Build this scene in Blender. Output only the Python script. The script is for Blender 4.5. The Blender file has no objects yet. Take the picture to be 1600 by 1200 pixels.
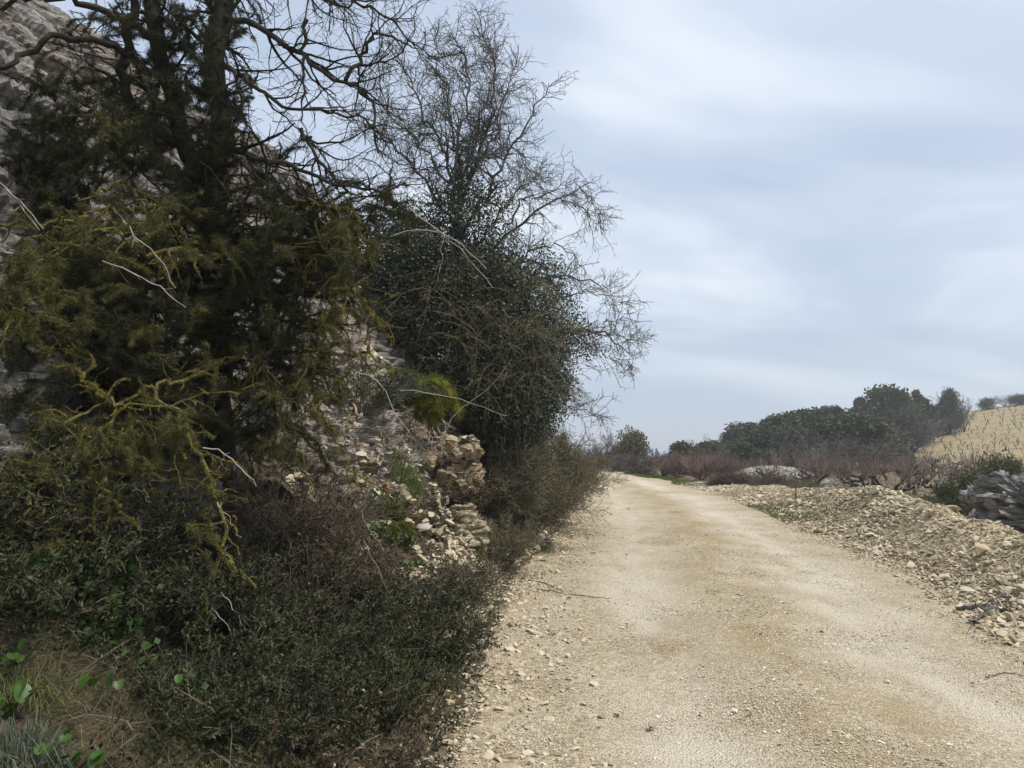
import bpy, bmesh, math
import numpy as np
from mathutils import Vector, Matrix, Quaternion

rng = np.random.default_rng(11)
C = bpy.context.scene.collection
SC = bpy.context.scene

# ------------------------------------------------------------------ camera
FPX = 1155.0                      # focal length in photo pixels (1600 wide)
CAM = np.array([0.0, 0.0, 1.6])
PITCH = math.atan((690 - 600) / FPX)
cd = bpy.data.cameras.new('camera')
cam = bpy.data.objects.new('camera', cd); C.objects.link(cam)
cam.location = CAM
cam.rotation_euler = (math.radians(90) + PITCH, 0, 0)
cd.sensor_fit = 'HORIZONTAL'; cd.sensor_width = 36.0; cd.lens = 36.0 * FPX / 1600.0
cd.clip_start = 0.05; cd.clip_end = 12000
SC.camera = cam

# ------------------------------------------------------------------ world / sun / exposure
SUN_EL, SUN_AZ = math.radians(60), math.radians(105)     # azimuth clockwise from +Y
w = bpy.data.worlds.new('World'); SC.world = w; w.use_nodes = True
nt = w.node_tree; nt.nodes.clear()
def N(t, **k):
    n = nt.nodes.new(t)
    for a, b in k.items(): setattr(n, a, b)
    return n
def L(a, b): nt.links.new(a, b)
out = N('ShaderNodeOutputWorld'); bg = N('ShaderNodeBackground'); L(bg.outputs[0], out.inputs[0])
sky = N('ShaderNodeTexSky'); sky.sky_type = 'NISHITA'; sky.sun_disc = False
sky.sun_elevation = SUN_EL; sky.sun_rotation = SUN_AZ; sky.air_density = 1.5; sky.dust_density = 3.0
tc = N('ShaderNodeTexCoord'); sep = N('ShaderNodeSeparateXYZ'); L(tc.outputs['Generated'], sep.inputs[0])
# cloud layer: directions projected on a plane overhead
add = N('ShaderNodeMath', operation='ADD'); add.inputs[1].default_value = 0.34
mx0 = N('ShaderNodeMath', operation='MAXIMUM'); mx0.inputs[1].default_value = 0.0
L(sep.outputs[2], mx0.inputs[0]); L(mx0.outputs[0], add.inputs[0])
dx = N('ShaderNodeMath', operation='DIVIDE'); dy = N('ShaderNodeMath', operation='DIVIDE')
L(sep.outputs[0], dx.inputs[0]); L(add.outputs[0], dx.inputs[1])
L(sep.outputs[1], dy.inputs[0]); L(add.outputs[0], dy.inputs[1])
cmb = N('ShaderNodeCombineXYZ'); L(dx.outputs[0], cmb.inputs[0]); L(dy.outputs[0], cmb.inputs[1])
mp = N('ShaderNodeMapping'); mp.inputs['Rotation'].default_value = (0, 0, 0.5); mp.inputs['Scale'].default_value = (0.9, 1.7, 1)
mp.inputs['Location'].default_value = (0.35, 0.2, 0)
L(cmb.outputs[0], mp.inputs[0])
nz = N('ShaderNodeTexNoise'); nz.inputs['Scale'].default_value = 1.0; nz.inputs['Detail'].default_value = 4; nz.inputs['Roughness'].default_value = 0.5
nz.inputs['Distortion'].default_value = 0.4
L(mp.outputs[0], nz.inputs[0])
cr = N('ShaderNodeValToRGB'); L(nz.outputs[0], cr.inputs[0])
e = cr.color_ramp.elements
e[0].position = 0.36; e[0].color = (0.42, 0.51, 0.65, 1)
e[1].position = 0.64; e[1].color = (0.80, 0.86, 0.93, 1)
m = e.new(0.50); m.color = (0.54, 0.62, 0.76, 1)
# paler towards the horizon, as thick cloud is
hz = N('ShaderNodeMapRange'); hz.inputs[1].default_value = 0.0; hz.inputs[2].default_value = 0.22
hz.inputs[3].default_value = 0.75; hz.inputs[4].default_value = 0.0; L(sep.outputs[2], hz.inputs[0])
mixh = N('ShaderNodeMix'); mixh.data_type = 'RGBA'; L(hz.outputs[0], mixh.inputs[0]); L(cr.outputs[0], mixh.inputs[6])
mixh.inputs[7].default_value = (0.45, 0.555, 0.67, 1)
skm = N('ShaderNodeMix'); skm.data_type = 'RGBA'; skm.blend_type = 'MULTIPLY'; skm.inputs[0].default_value = 1
L(sky.outputs[0], skm.inputs[6]); skm.inputs[7].default_value = (0.08, 0.08, 0.08, 1)
fin = N('ShaderNodeMix'); fin.data_type = 'RGBA'; fin.inputs[0].default_value = 0.9
L(skm.outputs[2], fin.inputs[6]); L(mixh.outputs[2], fin.inputs[7])
L(fin.outputs[2], bg.inputs[0]); bg.inputs[1].default_value = 0.92

sd = bpy.data.lights.new('sun', 'SUN'); sd.energy = 3.2; sd.angle = math.radians(12); sd.color = (1, 0.95, 0.86)
so = bpy.data.objects.new('sun', sd); C.objects.link(so)
sv = Vector((math.sin(SUN_AZ) * math.cos(SUN_EL), math.cos(SUN_AZ) * math.cos(SUN_EL), math.sin(SUN_EL)))
so.rotation_euler = (-sv).to_track_quat('-Z', 'Y').to_euler()
SC.view_settings.view_transform = 'Standard'; SC.view_settings.look = 'None'
SC.view_settings.exposure = 0.42; SC.view_settings.gamma = 1.0; SC.view_settings.use_curve_mapping = False
SC.cycles.max_bounces = 5; SC.cycles.diffuse_bounces = 3; SC.cycles.transparent_max_bounces = 4

# ------------------------------------------------------------------ maths helpers
def at(px, py, Y):
    """world point seen at photo pixel (px, py), at distance Y along +Y"""
    a = (px - 800) / FPX; b = -(py - 600) / FPX
    d = np.array([a, math.cos(PITCH) - b * math.sin(PITCH), math.sin(PITCH) + b * math.cos(PITCH)])
    return CAM + d * (Y / d[1])
def nrm(v): return v / np.maximum(np.linalg.norm(v, axis=-1, keepdims=True), 1e-9)
_T = rng.random((32, 32, 32))
def vnoise(p):
    p = np.asarray(p, float); i = np.floor(p).astype(int); f = p - i; f = f * f * (3 - 2 * f)
    r = 0
    for a in (0, 1):
        for b in (0, 1):
            for c in (0, 1):
                wgt = (f[..., 0] if a else 1 - f[..., 0]) * (f[..., 1] if b else 1 - f[..., 1]) * (f[..., 2] if c else 1 - f[..., 2])
                r = r + wgt * _T[(i[..., 0] + a) & 31, (i[..., 1] + b) & 31, (i[..., 2] + c) & 31]
    return r * 2 - 1
def fbm(p, o=4):
    p = np.asarray(p, float); s = 0; a = 1.0
    for k in range(o): s = s + a * vnoise(p * 2 ** k + 7.3 * k); a *= .5
    return s
def P3(x, y, z=0):
    x, y = np.broadcast_arrays(np.asarray(x, float), np.asarray(y, float))
    return np.stack([x, y, np.broadcast_to(z, x.shape)], -1)
def sst(a, b, v):
    t = np.clip((v - a) / (b - a), 0, 1); return t * t * (3 - 2 * t)

# ------------------------------------------------------------------ mesh helpers
class MB:
    def __init__(s): s.v = []; s.q = []; s.t = []; s.n = 0
    def add(s, v, q=None, t=None):
        v = np.asarray(v, float).reshape(-1, 3)
        if q is not None and len(q): s.q.append(np.asarray(q).reshape(-1, 4) + s.n)
        if t is not None and len(t): s.t.append(np.asarray(t).reshape(-1, 3) + s.n)
        s.v.append(v); s.n += len(v)
    def mesh(s, name, mat, smooth=False, origin=(0, 0, 0), cols=None):
        me = bpy.data.meshes.new(name)
        v = np.concatenate(s.v) - np.asarray(origin, float)
        q = np.concatenate(s.q) if s.q else np.zeros((0, 4), int)
        t = np.concatenate(s.t) if s.t else np.zeros((0, 3), int)
        me.vertices.add(len(v)); me.vertices.foreach_set('co', v.ravel())
        nl = q.size + t.size
        me.loops.add(nl); me.loops.foreach_set('vertex_index', np.concatenate([q.ravel(), t.ravel()]))
        me.polygons.add(len(q) + len(t))
        st = np.concatenate([np.arange(len(q)) * 4, q.size + np.arange(len(t)) * 3])
        me.polygons.foreach_set('loop_start', st)
        me.polygons.foreach_set('use_smooth', np.full(len(st), smooth))
        me.update(calc_edges=True)
        if cols is not None:
            at_ = me.color_attributes.new('zone', 'FLOAT_COLOR', 'POINT')
            at_.data.foreach_set('color', np.concatenate([cols, np.ones((len(cols), 1))], 1).ravel())
        if mat is not None: me.materials.append(mat)
        return me
    def build(s, name, mat, parent=None, smooth=False, cols=None, origin=None):
        if origin is None: origin = tuple(parent.location) if parent is not None and parent.parent is None else (0, 0, 0)
        o = bpy.data.objects.new(name, s.mesh(name, mat, smooth, origin, cols)); C.objects.link(o)
        if parent is not None: o.parent = parent
        if parent is not None and name in UNC: o['kind'] = 'stuff'
        return o
UNC = {'lichen_crust', 'twigs', 'foliage', 'dark_spray', 'olive_lichen', 'ivy_leaves', 'leaves', 'crown', 'shoots', 'fronds', 'arching_stems', 'root_strands', 'stems', 'lichened_branches'}
def tag(o, label=None, cat=None, group=None, kind=None):
    if label: o['label'] = label
    if cat: o['category'] = cat
    if group: o['group'] = group
    if kind: o['kind'] = kind
    return o
def thing(name, loc, label, cat, group=None):
    o = bpy.data.objects.new(name, None); C.objects.link(o); o.location = tuple(loc); o.empty_display_size = .2
    return tag(o, label, cat, group)
def dup(root, loc, rz=0, s=1.0, label=None, group=None, flip=1):
    r = root.copy(); C.objects.link(r); r.location = tuple(loc); r.rotation_euler = (0, 0, rz); r.scale = (s * flip, s, s)
    if label: r['label'] = label
    if group: r['group'] = group
    for ch in list(root.children):
        c = ch.copy(); C.objects.link(c); c.parent = r
        for g in list(ch.children):
            d = g.copy(); C.objects.link(d); d.parent = c
    return r

def tubes(mb, paths, radii, sides=3):
    Np, P, _ = paths.shape
    if Np == 0: return
    tan = np.gradient(paths, axis=1); tan = nrm(tan)
    ref = np.zeros((Np, 3)); ov = nrm(paths[:, -1] - paths[:, 0]); ax = np.argmin(np.abs(ov), axis=1); ref[np.arange(Np), ax] = 1
    n = nrm(np.cross(tan, ref[:, None, :])); b = np.cross(tan, n)
    ang = np.arange(sides) * 2 * np.pi / sides
    ring = n[:, :, None, :] * np.cos(ang)[None, None, :, None] + b[:, :, None, :] * np.sin(ang)[None, None, :, None]
    v = paths[:, :, None, :] + ring * radii[:, :, None, None]
    i = np.arange(Np)[:, None, None] * P * sides; j = np.arange(P - 1)[None, :, None] * sides; k = np.arange(sides)[None, None, :]
    k2 = (k + 1) % sides
    q = np.stack([i + j + k, i + j + k2, i + j + sides + k2, i + j + sides + k], -1)
    mb.add(v, q=q)
def resample(pts, P, jit=0.0, r0=.05, r1=.02):
    pts = np.asarray(pts, float); d = np.r_[0, np.cumsum(np.linalg.norm(np.diff(pts, axis=0), axis=1))]
    t = np.linspace(0, d[-1], P)
    # smooth the polyline a little
    o = np.stack([np.interp(t, d, pts[:, k]) for k in range(3)], -1)
    for _ in range(1):
        o[1:-1] = o[1:-1] * .5 + (o[:-2] + o[2:]) * .25
    o[1:-1] += rng.normal(0, jit, (P - 2, 3))
    return o, np.linspace(r0, r1, P)
def grow(par, rad, dens, t0, t1, l0, l1, a0, a1, P=5, wander=.25, trop=(0, 0, 0), rr=.55, rmin=.0012, taper=.3, tp=.5, nmax=None):
    Np, Pp, _ = par.shape
    ln = np.linalg.norm(np.diff(par, axis=1), axis=2).sum(1)
    n = int(dens * ln.sum())
    if nmax: n = min(n, nmax)
    idx = rng.choice(Np, n, p=ln / ln.sum()); t = rng.uniform(t0, t1, n)
    f = t * (Pp - 1); i = np.minimum(f.astype(int), Pp - 2); fr = (f - i)[:, None]
    pos = par[idx, i] * (1 - fr) + par[idx, i + 1] * fr; tg = nrm(par[idx, i + 1] - par[idx, i])
    r = (rad[idx, i] * (1 - fr[:, 0]) + rad[idx, i + 1] * fr[:, 0]) * rr
    a = rng.uniform(a0, a1, n)[:, None]
    pp = nrm(np.cross(tg, rng.normal(size=(n, 3)))); d = np.cos(a) * tg + np.sin(a) * pp
    Ln = rng.uniform(l0, l1, n) * (1 - tp * t)
    pts = np.zeros((n, P, 3)); pts[:, 0] = pos; trop = np.asarray(trop)
    for k in range(1, P):
        d = nrm(d + rng.normal(0, wander, (n, 3)) + trop)
        pts[:, k] = pts[:, k - 1] + d * (Ln / (P - 1))[:, None]
    rd = np.maximum(r[:, None] * np.linspace(1, taper, P)[None], rmin)
    return pts, rd
def along(par, dens, t0=0, t1=1, nmax=None):
    Np, Pp, _ = par.shape
    ln = np.linalg.norm(np.diff(par, axis=1), axis=2).sum(1); n = int(dens * ln.sum())
    if nmax: n = min(n, nmax)
    idx = rng.choice(Np, n, p=ln / ln.sum()); f = rng.uniform(t0, t1, n) * (Pp - 1)
    i = np.minimum(f.astype(int), Pp - 2); fr = (f - i)[:, None]
    return par[idx, i] * (1 - fr) + par[idx, i + 1] * fr
def leaves(mb, pos, size, up=.4, aspect=.5, var=.4):
    n = len(pos)
    if n == 0: return
    s = size * rng.uniform(1 - var, 1 + var, n)[:, None]
    d = nrm(rng.normal(size=(n, 3)) + np.array([0, 0, up])); nn = nrm(np.cross(d, rng.normal(size=(n, 3))))
    sd_ = nn * s * aspect * .5; c = pos + d * s * .45
    v = np.stack([pos, c + sd_, pos + d * s, c - sd_], 1)
    mb.add(v, q=np.arange(n * 4).reshape(-1, 4))
def hairs(mb, org, d, ln, wd, droop=0.0):
    """thin curved blades: two segments each"""
    n = len(org); d = nrm(d); ln = np.broadcast_to(ln, (n,))[:, None]; wd = np.broadcast_to(wd, (n,))[:, None]
    sdv = nrm(np.cross(d, rng.normal(size=(n, 3)))) * wd * .5
    mid = org + d * ln * .55; d2 = nrm(d + np.array([0, 0, -droop]) + rng.normal(0, .12, (n, 3))); tip = mid + d2 * ln * .45
    v = np.stack([org - sdv, org + sdv, mid + sdv * .8, mid - sdv * .8, tip], 1); b = np.arange(n)[:, None] * 5
    mb.add(v, q=b + np.array([[0, 1, 2, 3]]), t=b + np.array([[3, 2, 4]]))
def tufts(mb, cen, R, nh, down=.2, wd=.0022, spread=.35):
    cen = np.asarray(cen); n = len(cen); Rs = R * rng.uniform(.5, 1.3, n)
    c = np.repeat(cen, nh, 0); r = np.repeat(Rs, nh)
    d = nrm(rng.normal(size=(n * nh, 3)))
    org = c + d * (r * spread * rng.random(n * nh))[:, None]
    dd = nrm(d + rng.normal(0, .5, d.shape) + np.array([0, 0, -down]))
    hairs(mb, org, dd, r * rng.uniform(.35, .8, n * nh), wd, droop=.3)
_hulls = []
def hull_templates(k=10, npts=11, flat=.5):
    res = []
    for _ in range(k):
        bm = bmesh.new()
        p = rng.normal(size=(npts, 3)); p = nrm(p) * rng.uniform(.75, 1.0, (npts, 1)) * np.array([1, rng.uniform(.6, .9), flat * rng.uniform(.7, 1.2)])
        for q in p: bm.verts.new(q)
        r = bmesh.ops.convex_hull(bm, input=bm.verts[:])
        bmesh.ops.delete(bm, geom=[g for g in bm.verts if not g.link_faces], context='VERTS')
        bmesh.ops.triangulate(bm, faces=bm.faces[:]); bm.verts.index_update()
        res.append((np.array([v.co[:] for v in bm.verts]), np.array([[v.index for v in f.verts] for f in bm.faces]))); bm.free()
    return res
def scatter_stones(mb, temps, pos, size, tilt=.35, normal=None):
    n = len(pos); k = rng.integers(0, len(temps), n); size = np.broadcast_to(size, (n,))
    yaw = rng.uniform(0, 2 * np.pi, n); tx = rng.normal(0, tilt, n); ty = rng.normal(0, tilt, n)
    cz, sz = np.cos(yaw), np.sin(yaw); cx, sx = np.cos(tx), np.sin(tx); cy, sy = np.cos(ty), np.sin(ty)
    Rz = np.zeros((n, 3, 3)); Rz[:, 0, 0] = cz; Rz[:, 0, 1] = -sz; Rz[:, 1, 0] = sz; Rz[:, 1, 1] = cz; Rz[:, 2, 2] = 1
    Rx = np.zeros((n, 3, 3)); Rx[:, 0, 0] = 1; Rx[:, 1, 1] = cx; Rx[:, 1, 2] = -sx; Rx[:, 2, 1] = sx; Rx[:, 2, 2] = cx
    Ry = np.zeros((n, 3, 3)); Ry[:, 1, 1] = 1; Ry[:, 0, 0] = cy; Ry[:, 0, 2] = sy; Ry[:, 2, 0] = -sy; Ry[:, 2, 2] = cy
    R = Rx @ Ry @ Rz
    for j, (tv, tf) in enumerate(temps):
        ii = np.where(k == j)[0]
        if len(ii) == 0: continue
        v = np.einsum('nij,vj->nvi', R[ii], tv) * size[ii][:, None, None] + pos[ii][:, None, :]
        f = tf[None] + (np.arange(len(ii)) * len(tv))[:, None, None]
        mb.add(v, t=f)
def grid_faces(nu, nv):
    a = (np.arange(nu - 1)[:, None] * nv + np.arange(nv - 1)[None]).ravel()
    return np.stack([a, a + nv, a + nv + 1, a + 1], -1)
def blob(mb, cen, rad, amp=.2, freq=2.0, nu=64, nv=40, strata=0.0, tilt=(0, 0), box=1.0, lay=.09):
    """closed lump; strata > 0 cuts it into stepped limestone beds"""
    th = np.linspace(0, 2 * np.pi, nu, endpoint=False); ph = np.linspace(-np.pi / 2, np.pi / 2, nv)
    ct = np.cos(ph)[None]; x = np.cos(th)[:, None] * ct; y = np.sin(th)[:, None] * ct; z = np.sin(ph)[None] * np.ones((nu, 1))
    p = np.stack([x, y, z], -1)
    if box != 1.0: p = np.sign(p) * np.abs(p) ** box
    p = p * np.asarray(rad); cen = np.asarray(cen, float)
    wp = p + cen; nn = nrm(p / np.asarray(rad) ** 2)
    d = amp * fbm(wp * freq, 4) * .6
    if strata:
        q = (wp[..., 2] + tilt[0] * wp[..., 0] + tilt[1] * wp[..., 1] + .04 * fbm(wp * 1.3, 2)) / lay
        lv = np.floor(q); fr = q - lv
        h = vnoise(np.stack([lv * 3.7, wp[..., 0] * 1.6 + lv * 9, wp[..., 1] * 1.6], -1)) + .8 * vnoise(np.floor(np.stack([lv * 5, wp[..., 0] / lay * .45 + lv * .37 + .3 * fbm(wp * 6, 2), wp[..., 1] / lay * .4 + lv * .61], -1)) + .001)
        d = d + strata * h + strata * .5 * fbm(wp * 9, 3) + strata * .35 * fbm(wp * 28, 3) - strata * .7 * (np.abs(fr - .5) > .40)
    d[:, 0] = d[:, 0].mean(); d[:, -1] = d[:, -1].mean()
    v = wp + nn * d[..., None]
    a = np.arange(nu)[:, None] * nv + np.arange(nv - 1)[None]; b = ((np.arange(nu) + 1) % nu)[:, None] * nv + np.arange(nv - 1)[None]
    q = np.stack([a, b, b + 1, a + 1], -1)
    mb.add(v, q=q)
    return v.reshape(-1, 3), nn.reshape(-1, 3)

# ------------------------------------------------------------------ materials
def srgb(r, g, b):
    f = lambda c: (c / 255 / 12.92) if c <= 10 else ((c / 255 + .055) / 1.055) ** 2.4
    return (f(r), f(g), f(b), 1)
def material(name, cols, scale=4.0, island=.5, rough=.85, detail=4, bump=0.0, bscale=30, vec_scale=(1, 1, 1), spec=.2, trans=0.0, rot=(0, 0, 0), objr=0.0):
    m = bpy.data.materials.new(name); m.use_nodes = True; t = m.node_tree; nd = t.nodes; lk = t.links.new
    bs = nd['Principled BSDF']; bs.inputs['Roughness'].default_value = rough; bs.inputs['Specular IOR Level'].default_value = spec
    co = nd.new('ShaderNodeNewGeometry'); mpn = nd.new('ShaderNodeMapping'); mpn.inputs['Scale'].default_value = vec_scale; mpn.inputs['Rotation'].default_value = rot
    lk(co.outputs['Position'], mpn.inputs[0])
    no = nd.new('ShaderNodeTexNoise'); no.inputs['Scale'].default_value = scale; no.inputs['Detail'].default_value = detail; no.inputs['Roughness'].default_value = .6
    lk(mpn.outputs[0], no.inputs[0])
    # stretch noise to 0..1 and blend with per-island random
    mr = nd.new('ShaderNodeMapRange'); mr.inputs[1].default_value = .3; mr.inputs[2].default_value = .7; lk(no.outputs[0], mr.inputs[0])
    mix = nd.new('ShaderNodeMix'); mix.inputs[0].default_value = island; lk(mr.outputs[0], mix.inputs[2]); lk(co.outputs['Random Per Island'], mix.inputs[3])
    src = mix.outputs[0]
    if objr:
        oi = nd.new('ShaderNodeObjectInfo'); mo = nd.new('ShaderNodeMix'); mo.inputs[0].default_value = objr; lk(src, mo.inputs[2]); lk(oi.outputs['Random'], mo.inputs[3]); src = mo.outputs[0]
    rp = nd.new('ShaderNodeValToRGB'); lk(src, rp.inputs[0]); el = rp.color_ramp.elements
    n = len(cols)
    while len(el) < n: el.new(.5)
    for k, c in enumerate(cols):
        el[k].position = k / (n - 1) * .8 + .1; el[k].color = c if len(c) == 4 else (*c, 1)
    lk(rp.outputs[0], bs.inputs['Base Color'])
    if bump:
        n2 = nd.new('ShaderNodeTexNoise'); n2.inputs['Scale'].default_value = bscale; n2.inputs['Detail'].default_value = 5; n2.inputs['Roughness'].default_value = .7
        lk(mpn.outputs[0], n2.inputs[0]); bp = nd.new('ShaderNodeBump'); bp.inputs['Strength'].default_value = bump; bp.inputs['Distance'].default_value = .03
        lk(n2.outputs[0], bp.inputs['Height']); lk(bp.outputs[0], bs.inputs['Normal'])
    if trans:
        tr = nd.new('ShaderNodeBsdfTranslucent'); lk(rp.outputs[0], tr.inputs[0]); ms = nd.new('ShaderNodeMixShader'); ms.inputs[0].default_value = trans
        lk(bs.outputs[0], ms.inputs[1]); lk(tr.outputs[0], ms.inputs[2]); lk(ms.outputs[0], nd['Material Output'].inputs[0])
    return m
M = {}
M['bark_dark'] = material('bark_dark', [(.012, .010, .008), (.03, .026, .02), (.05, .05, .03)], 12, .3, bump=.5)
M['bark_grey'] = material('bark_grey', [(.025, .023, .02), (.06, .056, .046), (.10, .10, .06)], 12, .3, bump=.5)
M['bark_lichen'] = material('bark_lichen', [(.02, .018, .010), (.05, .05, .02), (.16, .13, .02), (.26, .19, .025), (.10, .10, .04)], 9, .25, bump=.6, bscale=60)
M['bark_yellow'] = material('bark_yellow', [(.03, .028, .012), (.075, .075, .025), (.16, .15, .04), (.22, .16, .03), (.05, .05, .03), (.10, .105, .045), (.24, .23, .17)], 32, .1, bump=.8, bscale=80)
M['twig_grey'] = material('twig_grey', [(.04, .038, .036), (.09, .085, .078), (.15, .145, .125), (.12, .12, .07)], 6, .5)
M['twig_pale'] = material('twig_pale', [(.15, .12, .10), (.30, .27, .24), (.42, .38, .33)], 10, .3)
M['twig_brown'] = material('twig_brown', [(.045, .033, .025), (.10, .078, .058), (.18, .145, .11)], 6, .6)
M['twig_olive'] = material('twig_olive', [(.055, .05, .03), (.12, .105, .065), (.21, .19, .125)], 6, .6)
M['twig_red'] = material('twig_red', [(.09, .065, .052), (.19, .13, .108), (.30, .22, .18)], 3, .6)
M['tuft_dark'] = material('tuft_dark', [(.014, .020, .010), (.034, .042, .018), (.075, .075, .03), (.05, .04, .022)], 5, .5, trans=.15)
M['tuft_olive'] = material('tuft_olive', [(.026, .032, .014), (.070, .076, .026), (.16, .158, .05), (.11, .085, .04), (.06, .075, .028)], 6, .45, trans=.25)
M['lichen_yellow'] = material('lichen_yellow', [(.06, .065, .02), (.17, .16, .035), (.32, .27, .05), (.20, .19, .09), (.34, .24, .03)], 8, .35, trans=.15)
M['moss'] = material('moss', [(.03, .04, .008), (.08, .095, .012), (.17, .175, .02), (.08, .065, .02)], 11, .45, trans=.2)
M['ivy'] = material('ivy', [(.014, .022, .012), (.032, .046, .024), (.065, .082, .045), (.05, .055, .035)], 3, .6, rough=.5, spec=.35, trans=.1)
M['leaf_small'] = material('leaf_small', [(.008, .012, .005), (.020, .028, .010), (.045, .056, .020), (.12, .125, .055)], 3, .6, rough=.6, trans=.15)
M['leaf_brown'] = material('leaf_brown', [(.03, .022, .015), (.075, .055, .035), (.15, .12, .065), (.07, .08, .035)], 3, .6, trans=.1)
M['leaf_bright'] = material('leaf_bright', [(.02, .055, .010), (.04, .095, .016), (.07, .14, .025)], 5, .6, rough=.45, spec=.4, trans=.3)
M['herb'] = material('herb', [(.014, .035, .010), (.030, .065, .014), (.06, .11, .025)], 5, .6, rough=.5, spec=.35, trans=.2)
M['grass'] = material('grass', [(.03, .055, .012), (.07, .11, .025), (.15, .16, .05), (.22, .18, .09)], 1.5, .6, trans=.25)
M['grass_dry'] = material('grass_dry', [(.065, .06, .03), (.13, .115, .065), (.22, .185, .12), (.09, .095, .04)], 2, .6, trans=.2)
M['grass_blue'] = material('grass_blue', [(.05, .07, .045), (.10, .13, .09), (.18, .20, .14)], 2, .6, trans=.2)
M['ever'] = material('evergreen', [(.025, .038, .02), (.055, .07, .034), (.10, .11, .05)], .7, .5, trans=.15, objr=.4)
M['ever_olive'] = material('evergreen_olive', [(.04, .05, .026), (.09, .095, .045), (.15, .14, .075)], .7, .5, trans=.15, objr=.4)
M['ever_grey'] = material('bare_crown', [(.07, .058, .05), (.13, .105, .095), (.20, .165, .145)], .7, .6)
M['stone'] = material('stone', [(.24, .19, .12), (.42, .35, .23), (.56, .48, .34), (.46, .41, .34)], 6, .7, bump=.4, bscale=50, detail=5)
M['stone_pale'] = material('stone_pale', [(.30, .24, .16), (.52, .45, .33), (.62, .55, .42), (.78, .73, .62)], 6, .6, bump=.4, bscale=50)
M['stone_grey'] = material('stone_grey', [(.26, .23, .19), (.38, .35, .30), (.52, .48, .42)], 4, .6, bump=.4, bscale=50)
M['concrete'] = material('concrete', [(.22, .21, .17), (.32, .31, .26)], 4, .1)
M['metal_rod'] = material('metal_rod', [(.05, .03, .025), (.12, .07, .05)], 20, .1)
M['bare_wood'] = material('bare_wood', [(.10, .08, .06), (.22, .19, .15), (.30, .27, .22)], 12, .3, bump=.3)

def rock_material(name, a, b, c, dark, tilt, lay=14.0, moss=False, zs=4.5):
    """thin bedded limestone: noise squeezed across the beds, dark seams, real relief from bump"""
    m = bpy.data.materials.new(name); m.use_nodes = True; t = m.node_tree; nd = t.nodes; lk = t.links.new
    bs = nd['Principled BSDF']; bs.inputs['Roughness'].default_value = .9; bs.inputs['Specular IOR Level'].default_value = .15
    g = nd.new('ShaderNodeNewGeometry'); mp_ = nd.new('ShaderNodeMapping'); mp_.inputs['Rotation'].default_value = tilt; mp_.inputs['Scale'].default_value = (1, 1, zs)
    lk(g.outputs['Position'], mp_.inputs[0])
    n1 = nd.new('ShaderNodeTexNoise'); n1.inputs['Scale'].default_value = 3.2; n1.inputs['Detail'].default_value = 8; n1.inputs['Roughness'].default_value = .68; lk(mp_.outputs[0], n1.inputs[0])
    v1 = nd.new('ShaderNodeTexVoronoi'); v1.feature = 'DISTANCE_TO_EDGE'; v1.inputs['Scale'].default_value = lay * .45; lk(mp_.outputs[0], v1.inputs[0])
    n0 = nd.new('ShaderNodeTexNoise'); n0.inputs['Scale'].default_value = .9; n0.inputs['Detail'].default_value = 3; lk(g.outputs['Position'], n0.inputs[0])
    r = nd.new('ShaderNodeValToRGB'); lk(n1.outputs[0], r.inputs[0]); el = r.color_ramp.elements
    el[0].position = .34; el[0].color = (*dark, 1); el[1].position = .68; el[1].color = (*a, 1); x = el.new(.46); x.color = (*b, 1)
    mx = nd.new('ShaderNodeMix'); mx.data_type = 'RGBA'; rr = nd.new('ShaderNodeMapRange'); rr.inputs[1].default_value = .45; rr.inputs[2].default_value = .65; lk(n0.outputs[0], rr.inputs[0])
    lk(rr.outputs[0], mx.inputs[0]); lk(r.outputs[0], mx.inputs[6]); mx2 = nd.new('ShaderNodeMix'); mx2.data_type = 'RGBA'; mx2.blend_type = 'MULTIPLY'; mx2.inputs[0].default_value = 1
    lk(r.outputs[0], mx2.inputs[6]); mx2.inputs[7].default_value = (*c, 1); lk(mx2.outputs[2], mx.inputs[7])
    sm = nd.new('ShaderNodeMapRange'); sm.inputs[1].default_value = 0.0; sm.inputs[2].default_value = .05; sm.inputs[3].default_value = 0; sm.inputs[4].default_value = 1; lk(v1.outputs[0], sm.inputs[0])
    hsum = nd.new('ShaderNodeMath'); hsum.operation = 'MULTIPLY_ADD'; lk(sm.outputs[0], hsum.inputs[0]); hsum.inputs[1].default_value = .12; lk(n1.outputs[0], hsum.inputs[2])
    bp = nd.new('ShaderNodeBump'); bp.inputs['Strength'].default_value = 1.0; bp.inputs['Distance'].default_value = .10; lk(hsum.outputs[0], bp.inputs['Height']); lk(bp.outputs[0], bs.inputs['Normal'])
    col = mx.outputs[2]
    if moss:
        vc = nd.new('ShaderNodeVertexColor'); vc.layer_name = 'zone'; sc_ = nd.new('ShaderNodeSeparateColor'); lk(vc.outputs[0], sc_.inputs[0])
        sl = nd.new('ShaderNodeTexNoise'); sl.inputs['Scale'].default_value = 9; sl.inputs['Detail'].default_value = 8; lk(g.outputs['Position'], sl.inputs[0])
        sr_ = nd.new('ShaderNodeValToRGB'); lk(sl.outputs[0], sr_.inputs[0]); ee = sr_.color_ramp.elements
        ee[0].position = .35; ee[0].color = (.035, .026, .016, 1); ee[1].position = .7; ee[1].color = (.17, .125, .075, 1)
        m3 = nd.new('ShaderNodeMix'); m3.data_type = 'RGBA'; lk(sc_.outputs[0], m3.inputs[0]); lk(col, m3.inputs[6]); lk(sr_.outputs[0], m3.inputs[7]); col = m3.outputs[2]
    lk(col, bs.inputs['Base Color'])
    return m
M['cliff'] = rock_material('limestone_cliff', (.60, .58, .55), (.31, .285, .26), (1.0, .88, .78), (.045, .04, .036), (.10, .34, 0), moss=True, zs=9)
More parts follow.
